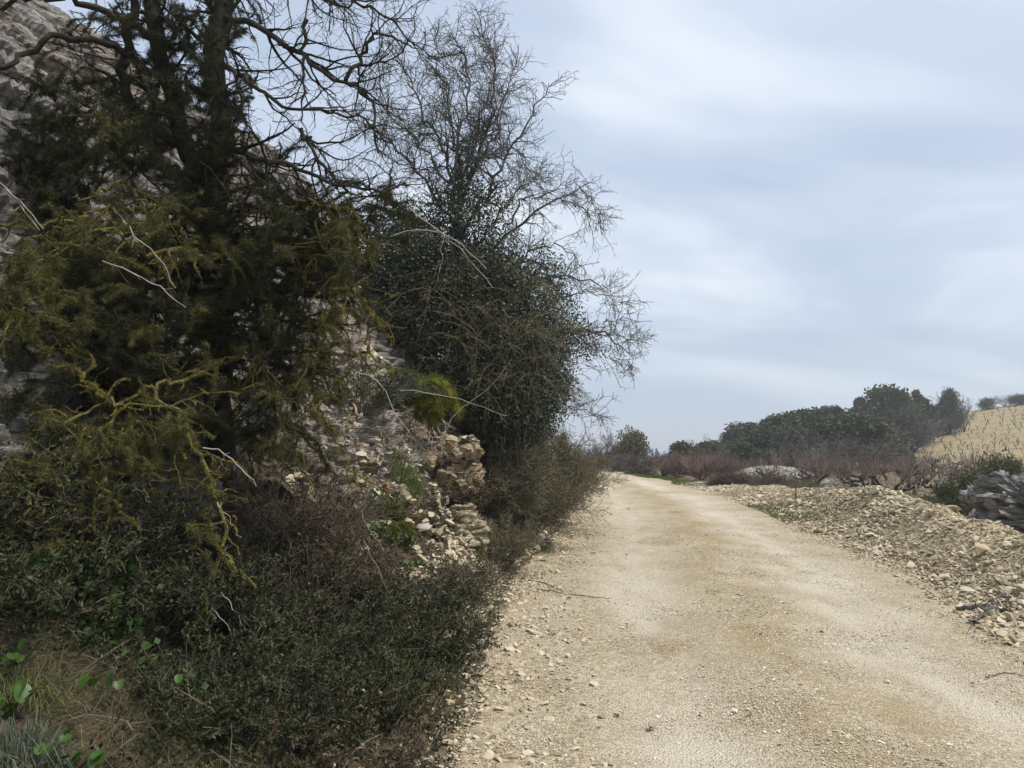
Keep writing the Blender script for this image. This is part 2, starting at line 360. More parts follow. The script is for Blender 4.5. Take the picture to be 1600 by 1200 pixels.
M['ledge'] = rock_material('ochre_limestone', (.60, .54, .42), (.38, .32, .22), (1.0, .84, .62), (.09, .07, .045), (.05, -.1, 0))
M['boulder'] = rock_material('grey_limestone', (.42, .40, .37), (.24, .23, .21), (.9, .9, .9), (.05, .048, .045), (0, .5, 0))

# ------------------------------------------------------------------ the lie of the land
_le = np.array([[-6, -.7], [0, -.55], [2, -.42], [3.65, -.35], [6, -.22], [8.9, .0], [11.6, .6], [16.9, 1.35], [26.6, 1.9], [36, 2.1], [46.5, 2.0], [55, .2], [62, -3.5], [75, -12]])
_re = np.array([[-6, 3.4], [0, 3.7], [3.6, 3.95], [6, 4.2], [7.2, 4.5], [8.9, 4.9], [11.6, 5.3], [16.9, 6.0], [23.3, 6.5], [31, 6.4], [41.4, 5.6], [48, 4.9], [55, 3.4], [62, .5], [75, -7]])
def xl(Y): return np.interp(Y, _le[:, 0], _le[:, 1])
def xr(Y): return np.interp(Y, _re[:, 0], _re[:, 1])
def berm(x, Y):
    """rubble bank thrown up along the right edge of the road"""
    s = x - xr(Y)
    h = np.interp(Y, [-6, 4, 7, 9, 12, 15, 20, 25, 30], [.55, .55, .50, .46, .60, .58, .34, .16, .0])
    wd = np.interp(Y, [0, 9, 15, 30], [1.15, 1.15, 1.2, 1.0])
    n = 1 + .30 * vnoise(P3(x * .9, Y * .7, 3.0)) + .16 * vnoise(P3(x * 2.6, Y * 2.2, 5.0))
    up = sst(0, 1, s / wd) ; dn = 1 - sst(1.0, 2.2, s / wd)
    return h * n * up * dn
def T(x, Y):
    x = np.asarray(x, float); Y = np.asarray(Y, float)
    sr = x - xr(Y)
    z = .02 * fbm(P3(x * .5, Y * .35, 1.0), 3)
    low = -.42 * sst(1.6, 5.5, sr) * sst(4, 12, Y)
    hill = np.clip(.14 * (x - 24), 0, 8) * sst(50, 112, Y) * (1 - sst(130, 210, Y))
    und = .22 * fbm(P3(x * .06, Y * .06, 2.0), 3) * sst(4, 14, np.abs(sr + 2))
    drop = -.0022 * np.clip(Y - 50, 0, 60) ** 2 * (1 - sst(4, 26, x))
    far = -.08 * np.clip(Y - 118, 0, 200)
    # left verge after the bank: a low grassy shoulder
    sl = xl(Y) - x
    leftv = .95 * sst(0, 3.5, sl) * sst(28, 36, Y) * (1 - sst(60, 80, Y))
    z = z + low + hill + und + drop + far + berm(x, Y) + leftv
    return np.maximum(z, -14)
_A = np.array([(-.3, -.06), (0, 0), (.3, .22), (.6, .62), (.95, 1.25), (1.25, 1.75), (1.6, 2.5), (2.0, 3.35), (2.7, 4.4), (3.6, 5.5), (5, 6.4), (8, 7.4), (18, 8.0)])
_B = np.array([(-.3, -.06), (0, 0), (.4, .10), (1, .28), (1.6, .52), (2.1, .85), (2.45, 1.4), (2.8, 2.2), (3.3, 3.4), (4.0, 4.8), (5, 5.9), (8, 6.9), (18, 7.6)])
def bank_h(s, Y):
    a = np.interp(s, _A[:, 0], _A[:, 1]); b = np.interp(s, _B[:, 0], _B[:, 1])
    m_ = sst(4.8, 8.8, Y); h = a * m_ + b * (1 - m_)
    f = np.interp(Y, [-10, 10.5, 13, 16, 20, 28, 36, 42], [1, 1, .84, .62, .48, .34, .18, .05])
    return np.where(s > 0, h * f, h)
def H(x, Y):
    x = np.asarray(x, float); Y = np.asarray(Y, float)
    return np.maximum(T(x, Y), bank_h(xl(Y) - x, Y))
def hit(px, py, y0=2.0, y1=140):
    Ys = np.geomspace(y0, y1, 900); p = np.array([at(px, py, y) for y in Ys])
    u = p[:, 2] - H(p[:, 0], p[:, 1]); k = np.where(u < 0)[0]
    return p[k[0]] if len(k) else p[-1]
def onp(x, Y, dz=0): return np.array([x, Y, float(H(x, Y)) + dz])

# ------------------------------------------------------------------ ground sheet
def ground_material():
    m = bpy.data.materials.new('ground'); m.use_nodes = True; t = m.node_tree; nd = t.nodes; lk = t.links.new
    bs = nd['Principled BSDF']; bs.inputs['Roughness'].default_value = .95; bs.inputs['Specular IOR Level'].default_value = .1
    g = nd.new('ShaderNodeNewGeometry'); at_ = nd.new('ShaderNodeVertexColor'); at_.layer_name = 'zone'
    sp = nd.new('ShaderNodeSeparateColor'); lk(at_.outputs[0], sp.inputs[0])
    n1 = nd.new('ShaderNodeTexNoise'); n1.inputs['Scale'].default_value = 2.2; n1.inputs['Detail'].default_value = 9; n1.inputs['Roughness'].default_value = .7; lk(g.outputs['Position'], n1.inputs[0])
    n2 = nd.new('ShaderNodeTexNoise'); n2.inputs['Scale'].default_value = 22; n2.inputs['Detail'].default_value = 5; lk(g.outputs['Position'], n2.inputs[0])
    def ramp(src, *cs):
        r = nd.new('ShaderNodeValToRGB'); lk(src, r.inputs[0]); el = r.color_ramp.elements
        while len(el) < len(cs): el.new(.5)
        for k, c in enumerate(cs): el[k].position = .32 + .36 * k / (len(cs) - 1); el[k].color = (*c, 1)
        return r.outputs[0]
    soil = ramp(n1.outputs[0], (.07, .055, .035), (.16, .12, .08), (.27, .21, .14))
    tan = ramp(n1.outputs[0], (.13, .105, .055), (.29, .235, .135), (.42, .34, .205))
    grn = ramp(n1.outputs[0], (.06, .08, .02), (.12, .14, .04), (.24, .20, .10))
    def mixc(f, a, b):
        x = nd.new('ShaderNodeMix'); x.data_type = 'RGBA'; lk(f, x.inputs[0]); lk(a, x.inputs[6]); lk(b, x.inputs[7]); return x.outputs[2]
    c = mixc(sp.outputs[0], soil, tan); c = mixc(sp.outputs[1], c, grn)
    c = mixc(sp.outputs[2], c, ramp(n2.outputs[0], (.26, .20, .12), (.40, .33, .21), (.50, .43, .30)))
    lk(c, bs.inputs['Base Color'])
    bp = nd.new('ShaderNodeBump'); bp.inputs['Strength'].default_value = .7; bp.inputs['Distance'].default_value = .05; lk(n2.outputs[0], bp.inputs['Height']); lk(bp.outputs[0], bs.inputs['Normal'])
    return m
def zones(x, Y):
    n = fbm(P3(x * .25, Y * .25, 5), 3)
    tan = np.clip(sst(52, 60, Y) * sst(26, 32, x) * (Y < 160) + .5 * berm(x, Y) * 3 + .9 * sst(32, 46, Y) * (1 - sst(0, 6, x)) * .6, 0, 1)
    sr = x - xr(Y)
    green = np.clip(sst(12, 22, Y) * (1 - sst(.3, 2.5, sr)) * sst(-.6, .1, sr) * (n > -.2) + .45 * sst(4, 7, sr) * sst(10, 16, Y) * (1 - sst(45, 60, Y)) * (n > 0), 0, 1)
    return np.stack([tan, green, np.clip(berm(x, Y) * 6, 0, 1)], -1)
gx = np.unique(np.round(np.concatenate([np.linspace(-3000, -150, 12), np.linspace(-150, -30, 25), np.linspace(-30, -4, 27), np.linspace(-4, 12, 150), np.linspace(12, 40, 95), np.linspace(40, 130, 110), np.linspace(130, 3000, 14)]), 3))
gy = np.unique(np.round(np.concatenate([np.linspace(-60, -5, 8), np.linspace(-5, 30, 260), np.linspace(30, 70, 130), np.linspace(70, 135, 120), np.linspace(135, 400, 30), np.linspace(400, 5000, 12)]), 3))
GX, GY = np.meshgrid(gx, gy, indexing='ij')
GZ = T(GX, GY)
inside = sst(.10, .35, GX - xl(GY)) * sst(.10, .35, xr(GY) - GX) * (GY < 74)
GZ = GZ - .07 * inside - .35 * sst(.35, .9, xl(GY) - GX) * (GY < 30)
mb = MB(); mb.add(np.stack([GX, GY, GZ], -1), q=grid_faces(len(gx), len(gy)))
tag(mb.build('ground', ground_material(), smooth=True, cols=zones(GX, GY).reshape(-1, 3)), kind='structure')

# ------------------------------------------------------------------ gravel road
def road_material():
    m = bpy.data.materials.new('gravel'); m.use_nodes = True; t = m.node_tree; nd = t.nodes; lk = t.links.new
    bs = nd['Principled BSDF']; bs.inputs['Roughness'].default_value = .92; bs.inputs['Specular IOR Level'].default_value = .15
    g = nd.new('ShaderNodeNewGeometry'); at_ = nd.new('ShaderNodeVertexColor'); at_.layer_name = 'zone'; sp = nd.new('ShaderNodeSeparateColor'); lk(at_.outputs[0], sp.inputs[0])
    n0 = nd.new('ShaderNodeTexNoise'); n0.inputs['Scale'].default_value = 1.1; n0.inputs['Detail'].default_value = 6; n0.inputs['Roughness'].default_value = .65; lk(g.outputs['Position'], n0.inputs[0])
    v = nd.new('ShaderNodeTexVoronoi'); v.inputs['Scale'].default_value = 62; lk(g.outputs['Position'], v.inputs[0])
    v2 = nd.new('ShaderNodeTexVoronoi'); v2.inputs['Scale'].default_value = 24; lk(g.outputs['Position'], v2.inputs[0])
    n3 = nd.new('ShaderNodeTexNoise'); n3.inputs['Scale'].default_value = 90; n3.inputs['Detail'].default_value = 4; lk(g.outputs['Position'], n3.inputs[0])
    r = nd.new('ShaderNodeValToRGB'); lk(n0.outputs[0], r.inputs[0]); el = r.color_ramp.elements
    el[0].position = .32; el[0].color = (.36, .285, .18, 1); el[1].position = .7; el[1].color = (.54, .46, .34, 1); x = el.new(.5); x.color = (.45, .375, .26, 1)
    vh = nd.new('ShaderNodeSeparateColor'); lk(v.outputs['Color'], vh.inputs[0])
    mr = nd.new('ShaderNodeMapRange'); mr.inputs[3].default_value = .52; mr.inputs[4].default_value = 1.32; lk(vh.outputs[0], mr.inputs[0])
    mr2 = nd.new('ShaderNodeMapRange'); mr2.inputs[3].default_value = .9; mr2.inputs[4].default_value = 1.12; lk(n3.outputs[0], mr2.inputs[0])
    mu = nd.new('ShaderNodeMath'); mu.operation = 'MULTIPLY'; lk(mr.outputs[0], mu.inputs[0]); lk(mr2.outputs[0], mu.inputs[1])
    vm = nd.new('ShaderNodeVectorMath'); vm.operation = 'SCALE'; lk(r.outputs[0], vm.inputs[0]); lk(mu.outputs[0], vm.inputs['Scale'])
    # wheel tracks are packed pale dust
    mx = nd.new('ShaderNodeMix'); mx.data_type = 'RGBA'; lk(sp.outputs[0], mx.inputs[0]); lk(vm.outputs[0], mx.inputs[6]); mx.inputs[7].default_value = (.62, .56, .45, 1)
    mg = nd.new('ShaderNodeMix'); mg.data_type = 'RGBA'; lk(sp.outputs[1], mg.inputs[0]); lk(mx.outputs[2], mg.inputs[6]); mg.inputs[7].default_value = (.33, .25, .13, 1)
    lk(mg.outputs[2], bs.inputs['Base Color'])
    hs = nd.new('ShaderNodeMath'); hs.operation = 'MULTIPLY_ADD'; lk(v.outputs['Distance'], hs.inputs[0]); hs.inputs[1].default_value = -.6; lk(n3.outputs[0], hs.inputs[2])
    bp = nd.new('ShaderNodeBump'); bp.inputs['Strength'].default_value = 1.0; bp.inputs['Distance'].default_value = .02; lk(hs.outputs[0], bp.inputs['Height']); lk(bp.outputs[0], bs.inputs['Normal'])
    return m
ry = np.unique(np.concatenate([np.linspace(-5, 12, 260), np.linspace(12, 40, 160), np.linspace(40, 74, 90)])); ru = np.linspace(0, 1, 90)
RY, RU = np.meshgrid(ry, ru, indexing='ij')
ed = .14 * fbm(P3(RY * 1.3, RU * 0, 0.5), 3)
RX = (xl(RY) - .12 + ed) * (1 - RU) + (xr(RY) + .12 + ed) * RU
edge = np.minimum(RU, 1 - RU)
RZ = T(RX, RY) + .004 - .09 * (1 - sst(0, .035, edge)) - .025 * (np.exp(-((RU - .30) / .09) ** 2) + np.exp(-((RU - .72) / .09) ** 2)) + .012 * np.exp(-((RU - .5) / .08) ** 2)
RZ += .007 * fbm(P3(RX * 3, RY * 3, 2), 3)
nn_ = fbm(P3(RX * 1.2, RY * .5, 9), 3)
trk = np.clip((np.exp(-((RU - .30) / .10) ** 2) * .8 + np.exp(-((RU - .70) / .12) ** 2)) * (.45 + .45 * nn_ + .3 * fbm(P3(RX * 5, RY * 2, 9), 2)), 0, .7)
grs = np.clip(.42 + .45 * fbm(P3(RX * 3, RY * 1.6, 3), 4), 0, .75) * (np.exp(-((RU - .52) / .11) ** 2) + .5 * sst(.9, 1, RU) + .4 * sst(.12, 0, RU))
mb = MB(); mb.add(np.stack([RX, RY, RZ], -1), q=grid_faces(len(ry), len(ru))[:, ::-1])
tag(mb.build('gravel_road', road_material(), smooth=True, cols=np.stack([trk, grs, 0 * trk], -1).reshape(-1, 3)), kind='structure')
def roadz(x, Y):
    u = (x - xl(Y)) / (xr(Y) - xl(Y))
    return T(x, Y) + .004 - .025 * (np.exp(-((u - .30) / .09) ** 2) + np.exp(-((u - .72) / .09) ** 2)) + .012 * np.exp(-((u - .5) / .08) ** 2)

# ------------------------------------------------------------------ left hillside (limestone cliff and its foot)
by = np.concatenate([np.linspace(-4, 2, 50), np.geomspace(2, 46, 620)[1:]]); bv = np.linspace(0, 1, 400)
s_of_v = np.interp(bv, [0, .12, .75, 1], [-.25, .35, 5.2, 17])
BY, BS = np.meshgrid(by, s_of_v, indexing='ij')
BX = xl(BY) - BS; BZ = bank_h(BS, BY)
Pb = np.stack([BX, BY, BZ], -1)
nb = nrm(np.cross(np.gradient(Pb, axis=0), np.gradient(Pb, axis=1))); nb = np.where(nb[..., 2:3] < 0, -nb, nb)
steep = sst(.25, .85, BZ) * np.clip(BS / .6, 0, 1)
q = (BZ + .42 * BX + .05 * BY + .12 * fbm(Pb * .8, 2)) / .085
lv = np.floor(q); fr = q - lv
hb = vnoise(np.stack([lv * 3.7, BX * .9 + lv * 9, BY * .9], -1)) + .55 * vnoise(np.floor(np.stack([lv * 5, BX * 5 + lv * .37 + .4 * fbm(Pb * 5, 2), BY * 3.5 + lv * .61], -1)) + .001)
disp = steep * (.13 * fbm(Pb * .9, 3) + .10 * hb + .05 * fbm(Pb * np.array([4, 4, 11]), 4) - .05 * (np.abs(fr - .5) > .40)) + (1 - steep) * .03 * fbm(Pb * 5, 3) * sst(-.1, .2, BS)
Pd = Pb + nb * disp[..., None]
mb = MB(); mb.add(Pd, q=grid_faces(len(by), len(bv)))
soilz = np.clip((1 - sst(.9, 1.7, BZ + .35 * fbm(Pb * 1.6, 3))) * .95, 0, 1)
tag(mb.build('hillside', M['cliff'], smooth=False, cols=np.stack([soilz, 0 * soilz, 0 * soilz], -1).reshape(-1, 3)), kind='structure')
def bank_pt(s, Y):
    """point on the displaced hillside sheet"""
    i = np.clip(np.searchsorted(by, Y), 0, len(by) - 1); j = np.clip(np.searchsorted(s_of_v, s), 0, len(bv) - 1)
    return Pd[i, j]
# far water behind the crest
mb = MB(); sx = np.linspace(-5000, 5000, 5); sy = np.linspace(170, 9000, 5); SX, SY = np.meshgrid(sx, sy, indexing='ij')
mb.add(np.stack([SX, SY, SX * 0 - 7.0], -1), q=grid_faces(5, 5))
tag(mb.build('sea', material('sea', [(.22, .30, .38), (.26, .34, .42)], .002, 0, rough=.4)), kind='structure')

# ------------------------------------------------------------------ gravel: loose chips, shoulder rubble
small = hull_templates(8, 7, .42); big = hull_templates(14, 13, .34)
mb = MB()
def rand_road(n, ya, yb, pw=1.0):
    Y = ya + (yb - ya) * rng.random(n) ** pw; u = rng.random(n); return xl(Y) + u * (xr(Y) - xl(Y)), Y, u
for n, ya, yb, s0, s1 in ((70000, 2.6, 6, .0035, .0095), (36000, 6, 12, .006, .014), (12000, 12, 26, .009, .018), (4200, 2.6, 13, .010, .022), (500, 3, 14, .02, .034)):
    x, Y, u = rand_road(n, ya, yb)
    dens = .35 + .65 * sst(-.3, .5, fbm(P3(x * 1.4, Y * .6, 4), 3) + .9 * np.exp(-((u - .5) / .16) ** 2) + .8 * sst(.22, .05, u) + .8 * sst(.85, .98, u) - .25)
    k = rng.random(n) < dens; x, Y = x[k], Y[k]
    scatter_stones(mb, small, P3(x, Y, 0) + np.stack([0 * x, 0 * x, roadz(x, Y) + .001], -1), rng.uniform(s0, s1, len(x)), .25)
tag(mb.build('loose_gravel', M['stone_pale']), 'small loose limestone chips covering the gravel track', 'gravel', kind='stuff')
mb = MB()
n = 5200; Y = 2.4 + 16 * rng.random(n) ** 1.3; off = rng.normal(.12, .30, n)
x = xl(Y) + off; k = off > -.75; x, Y = x[k], Y[k]
scatter_stones(mb, big, P3(x, Y) + np.stack([0 * x, 0 * x, H(x, Y) + .006], -1), np.exp(rng.normal(-3.9, .5, len(x))), .4)
def _onb(n, ya, yb, sa, sb):
    Y = rng.uniform(ya, yb, n); s = rng.uniform(sa, sb, n); i = np.clip(np.searchsorted(by, Y), 0, len(by) - 1); jn = np.clip(np.searchsorted(s_of_v, s), 0, len(bv) - 1); return Pd[i, jn]
p = _onb(5200, 6.2, 11.5, .05, 1.7); p = p[fbm(p * 1.8, 3) > -.25]; scatter_stones(mb, big, p + [0, 0, .01], np.exp(rng.normal(-3.5, .5, len(p))), .5)
p = _onb(2600, 3, 6.2, .0, .7); p = p[fbm(p * 1.8, 3) > 0]; scatter_stones(mb, big, p + [0, 0, .005], np.exp(rng.normal(-3.9, .5, len(p))), .5)
tag(mb.build('shoulder_rubble', M['stone']), 'broken limestone bits strewn along the foot of the bank', 'rubble', kind='stuff')

# stones of the rubble bank: the largest as things, the rest as one mass
mb = MB(); n = 32000
Y = 4.5 + 24 * rng.random(n) ** 1.5; s_ = rng.uniform(-.35, 2.0, n); x = xr(Y) + s_
k = rng.random(n) < (.15 + .85 * sst(-.5, .35, s_)) * (1 - .5 * sst(1.5, 2.0, s_)); x, Y, s_ = x[k], Y[k], s_[k]
scatter_stones(mb, big, P3(x, Y) + np.stack([0 * x, 0 * x, T(x, Y) + .008 + .02 * rng.random(len(x))], -1), np.exp(rng.normal(-3.3, .42, len(x))) * (.6 + .5 * sst(-.6, .5, fbm(P3(x * 1.5, Y * 1.5, 3), 3))), .4)
n = 26000; Y = 4.5 + 20 * rng.random(n) ** 1.6; s_ = rng.uniform(-.5, 2.0, n); x = xr(Y) + s_; scatter_stones(mb, small, P3(x, Y) + np.stack([0 * x, 0 * x, T(x, Y) + .004], -1), rng.uniform(.008, .024, n), .4)
tag(mb.build('berm_rubble', M['stone']), 'small flat yellowish stones making up the rubble bank', 'rubble', kind='stuff')
mb = MB(); n = 900; Y = 6 + 20 * rng.random(n) ** 1.3; s_ = rng.uniform(0, 2.0, n); x = xr(Y) + s_; k = fbm(P3(x * 1.3, Y * .8, 8), 3) > .15; x, Y = x[k], Y[k]; q_ = np.repeat(P3(x, Y) + np.stack([0 * x, 0 * x, T(x, Y)], -1), 9, 0)
hairs(mb, q_ + rng.normal(0, .03, q_.shape) * [1, 1, 0], rng.normal(0, .8, q_.shape) + [0, 0, .7], rng.uniform(.05, .22, len(q_)), .0035, .6); tag(mb.build('berm_weeds', M['grass_dry']), 'wispy dry weeds growing through the rubble bank', 'weeds', kind='stuff')
stone_me = []
for i, (tv, tf) in enumerate(big):
    for mm in ('stone', 'stone_pale', 'stone_grey')[: 2 if i % 3 else 3]:
        b_ = MB(); b_.add(tv, t=tf); stone_me.append(b_.mesh('berm_stone', M[mm]))
STL = {}
def put_stone(p, sz, label, group, me=None, name='loose_stone', cat='stone', rot=None):
    o = bpy.data.objects.new(name, me or stone_me[rng.integers(len(stone_me))]); C.objects.link(o)
    o.location = tuple(p); o.scale = (sz, sz * rng.uniform(.7, 1), sz * rng.uniform(.7, 1.1))
    o.rotation_euler = rot or (rng.normal(0, .35), rng.normal(0, .35), rng.uniform(0, 6.28))
    return tag(o, label, cat, group)
for i in range(250):
    Y = 5.2 + 15 * rng.random() ** 1.5; s_ = rng.uniform(-.1, 1.7); x = xr(Y) + s_
    sz = (.05 + .07 * rng.random() ** 2.2) * (1.7 if i % 11 == 0 else 1) * (1 + .3 * (Y > 10))
    put_stone((x, Y, float(T(x, Y)) + sz * .18), sz, 'flat angular yellowish limestone slab lying among others on the rubble bank', 'slabs lying on the rubble bank', name='berm_stone')

# ------------------------------------------------------------------ generic plants
def shrub(name, base, wd, ht, nst, nleaf, lsize, stem_m, leaf_m, label, cat='shrub', group=None, arch=.0, twig=.5, flat=1.0, leafp='foliage', tw_d=26, aspect=.45, parent_T=True, rst=.006, twr=.0009):
    base = np.asarray(base, float); root = thing(name, base, label, cat, group)
    a = rng.uniform(0, 2 * np.pi, nst); r = np.sqrt(rng.random(nst)) * wd * .22
    st = np.stack([base[0] + r * np.cos(a), base[1] + r * np.sin(a) * flat, np.full(nst, base[2] - .03)], -1)
    P = 7; pts = np.zeros((nst, P, 3)); pts[:, 0] = st
    lean = rng.uniform(.1, 1.0, nst) ** .7
    d = nrm(np.stack([np.cos(a) * lean * wd / ht * .55, np.sin(a) * lean * wd / ht * .55 * flat, np.ones(nst)], -1)); ln = ht * rng.uniform(.65, 1.1, nst) / np.maximum(d[:, 2], .5)
    for k in range(1, P):
        d = nrm(d + rng.normal(0, .13, d.shape) + np.stack([np.cos(a), np.sin(a), -np.ones(nst)], -1) * arch); pts[:, k] = pts[:, k - 1] + d * (ln / (P - 1))[:, None]
    rd = np.linspace(1, .35, P)[None] * rst * rng.uniform(.6, 1.2, (nst, 1))
    mb = MB(); tubes(mb, pts, rd, 4)
    p2, r2 = grow(pts, rd, tw_d, .15, 1, ht * .18, ht * .5, .4, 1.2, 4, .22, (0, 0, .06), rmin=twr)
    tubes(mb, p2, r2, 3); mb.build('stems', M[stem_m], root)
    if twig:
        mt = MB(); p3, r3 = grow(p2, r2, tw_d * twig, .1, 1, ht * .08, ht * .25, .4, 1.3, 3, .25, rmin=twr); tubes(mt, p3, r3, 3); mt.build('twigs', M[stem_m], root)
    else: p3 = p2
    if nleaf:
        ml = MB(); c1 = along(p2, 1e9, .1, 1, nmax=nleaf // 2); c2 = along(p3, 1e9, 0, 1, nmax=nleaf - nleaf // 2)
        c = np.concatenate([c1, c2]); leaves(ml, c, lsize, .5, aspect); ml.build(leafp, M[leaf_m], root)
    return root
def px_base(px, py, **k): return hit(px, py, **k)

# ------------------------------------------------------------------ near lichen tree, upper left
def pl(spec, P=14, jit=.01, r0=.05, r1=.02):
    return resample([at(x, y, Y) for x, y, Y in spec], P, jit, r0, r1)
tb = hit(345, 690, 3, 12); TY = 5.6
base = np.array([at(345, 600, TY)[0], TY, float(H(at(345, 600, TY)[0], TY))])
tree = thing('lichen_tree', base, 'dark old tree hung with lichen, leaning over the left bank nearest the camera', 'tree')
TR = [([(348, 720, 5.6), (340, 600, 5.6), (348, 480, 5.6), (338, 350, 5.5), (345, 200, 5.45), (338, 90, 5.4), (345, -60, 5.4), (350, -220, 5.4)], .10, .06),
      ([(345, 500, 5.6), (318, 400, 5.5), (325, 300, 5.5), (290, 210, 5.5), (258, 120, 5.5), (240, 20, 5.5), (232, -160, 5.5)], .085, .05),
      ([(300, 240, 5.5), (225, 190, 5.5), (187, 130, 5.5), (198, 60, 5.5), (216, 0, 5.5), (180, -90, 5.4)], .045, .025),
      ([(262, 140, 5.5), (180, 70, 5.2), (90, 60, 5.0), (0, 110, 4.8), (-60, 130, 4.7)], .03, .012),
      ([(240, 60, 5.5), (150, 10, 5.3), (60, -10, 5.1), (-40, 20, 5.0)], .03, .012)]
BO = [([(345, 20, 5.4), (410, 45, 5.35), (460, 75, 5.3), (505, 110, 5.25), (545, 130, 5.2), (585, 150, 5.2), (592, 240, 5.2)], .026, .007),
      ([(540, 125, 5.2), (562, 90, 5.2), (582, 55, 5.2), (618, 62, 5.2), (655, 76, 5.2)], .018, .004),
      ([(430, -60, 5.3), (520, -10, 5.2), (570, 0, 5.2), (610, 30, 5.2), (650, 75, 5.2), (690, 95, 5.2)], .016, .004),
      ([(345, -20, 5.4), (430, -40, 5.3), (500, 0, 5.2), (545, 10, 5.2), (600, -10, 5.2)], .02, .005),
      ([(350, 100, 5.4), (400, 130, 5.3), (445, 170, 5.3), (500, 170, 5.2), (560, 180, 5.2), (600, 210, 5.2)], .018, .006),
      ([(345, 230, 5.45), (400, 245, 5.3), (450, 255, 5.2), (520, 285, 5.1), (600, 300, 5.1), (640, 290, 5.1)], .022, .007),
      ([(480, 30, 5.3), (472, 80, 5.3), (476, 140, 5.2), (470, 190, 5.2)], .014, .005),
      ([(470, 200, 5.2), (500, 250, 5.2), (540, 300, 5.2), (480, 330, 5.3)], .016, .006)]
LB = [([(340, 335, 5.4), (250, 322, 5.0), (190, 328, 4.8), (110, 345, 4.6), (60, 352, 4.5), (0, 350, 4.4)], .026, .009),
      ([(335, 400, 5.3), (230, 318, 4.9), (180, 285, 4.8), (110, 330, 4.7)], .020, .008),
      ([(340, 400, 5.3), (240, 395, 4.8), (190, 370, 4.6), (140, 362, 4.5), (80, 392, 4.3), (10, 440, 4.2)], .024, .008),
      ([(330, 430, 5.3), (400, 405, 5.2), (470, 402, 5.1), (535, 392, 5.0), (600, 402, 5.0)], .02, .006),
      ([(345, 340, 5.4), (430, 330, 5.2), (490, 312, 5.1), (545, 330, 5.0), (560, 345, 5.0)], .016, .006),
      ([(400, 540, 5.3), (300, 590, 4.9), (235, 602, 4.5), (200, 632, 4.4), (130, 640, 4.2), (60, 670, 4.0), (35, 685, 4.0)], .020, .006),
      ([(235, 602, 4.5), (280, 655, 4.4), (320, 720, 4.3), (348, 800, 4.2), (345, 870, 4.1), (315, 960, 4.0), (296, 1010, 4.0), (293, 1090, 4.0)], .020, .0035),
      ([(105, 540, 4.4), (130, 590, 4.3), (165, 625, 4.3), (200, 635, 4.3)], .015, .009),
      ([(190, 632, 4.4), (150, 700, 4.2), (148, 780, 4.1), (125, 870, 4.0), (108, 930, 4.0), (90, 980, 4.0)], .013, .003),
      ([(165, 740, 4.2), (172, 800, 4.1), (150, 860, 4.0), (120, 915, 4.0)], .010, .003),
      ([(120, 720, 4.1), (80, 735, 4.0), (30, 745, 4.0), (-10, 790, 3.9)], .014, .007),
      ([(0, 760, 3.9), (45, 770, 3.9), (75, 820, 3.9), (95, 850, 3.9)], .012, .005),
      ([(390, 520, 5.3), (425, 600, 5.0), (435, 660, 4.9), (470, 720, 4.9), (500, 790, 4.9)], .012, .004),
      ([(480, 560, 5.2), (500, 640, 5.0), (530, 700, 5.0), (560, 760, 5.0)], .012, .004),
      ([(545, 380, 5.0), (530, 440, 4.95), (522, 500, 4.95), (500, 540, 5.0)], .012, .005),
      ([(600, 520, 5.2), (560, 555, 5.2), (500, 560, 5.2), (440, 530, 5.3)], .012, .006),
      ([(450, 420, 5.2), (520, 430, 5.1), (570, 470, 5.0), (600, 520, 5.0)], .012, .004)]
mb = MB(); tp_, tr_ = zip(*[pl(s, 22, .022, a, b) for s, a, b in TR]); tp_ = np.array(tp_); tr_ = np.array(tr_) * (1 + .15 * rng.normal(size=(len(TR), 22)).cumsum(1) * .12)
tubes(mb, tp_, tr_, 9); mb.build('trunk', M['bark_dark'], tree, True)
mb = MB(); bp_, br_ = zip(*[pl(s, 20, .016, a, b) for s, a, b in BO]); bp_ = np.array(bp_); br_ = np.array(br_)
tubes(mb, bp_, br_, 6); mb.build('limbs', M['bark_grey'], tree, True)
mb = MB(); lp_, lr_ = zip(*[pl(s, 34, .016, a * .9, b) for s, a, b in LB]); lp_ = np.array(lp_); lr_ = np.array(lr_) * (1.02 + .30 * rng.normal(size=(len(LB), 34)))
lr_ = np.maximum(lr_, .003); tubes(mb, lp_, lr_, 6)
q1, s1 = grow(lp_, lr_, 9, .1, 1, .12, .5, .4, 1.2, 7, .28, (0, 0, -.10), rmin=.0035); tubes(mb, q1, s1, 5)
q1b, s1b = grow(q1, s1, 9, .1, 1, .05, .25, .5, 1.3, 5, .3, (0, 0, -.05), rmin=.002); tubes(mb, q1b, s1b, 4)
mb.build('lichened_branches', M['bark_yellow'], tree)
# bare dark twig work of the upper boughs
mb = MB(); par = np.concatenate([bp_]); prd = np.concatenate([br_])
a1, b1 = grow(par, prd, 13, .05, 1, .25, .85, .4, 1.1, 9, .2, (0, 0, .02), rmin=.003, rr=.6); tubes(mb, a1, b1, 4)
a2, b2 = grow(a1, b1, 10, .1, 1, .10, .45, .4, 1.2, 6, .22, rmin=.0018); tubes(mb, a2, b2, 3)
a3, b3 = grow(a2, b2, 9, .1, 1, .03, .16, .6, 1.4, 4, .2, rmin=.0013); tubes(mb, a3, b3, 3)
g1, h1 = grow(tp_[:3], tr_[:3], 9, .3, 1, .3, 1.0, .6, 1.4, 9, .2, rmin=.004, rr=.25, nmax=70); tubes(mb, g1, h1, 4)
g2, h2 = grow(g1, h1, 7, .1, 1, .1, .45, .4, 1.2, 6, .22, rmin=.002); tubes(mb, g2, h2, 3)
g3, h3 = grow(g2, h2, 6, .1, 1, .04, .16, .6, 1.4, 4, .2, rmin=.0014); tubes(mb, g3, h3, 3)
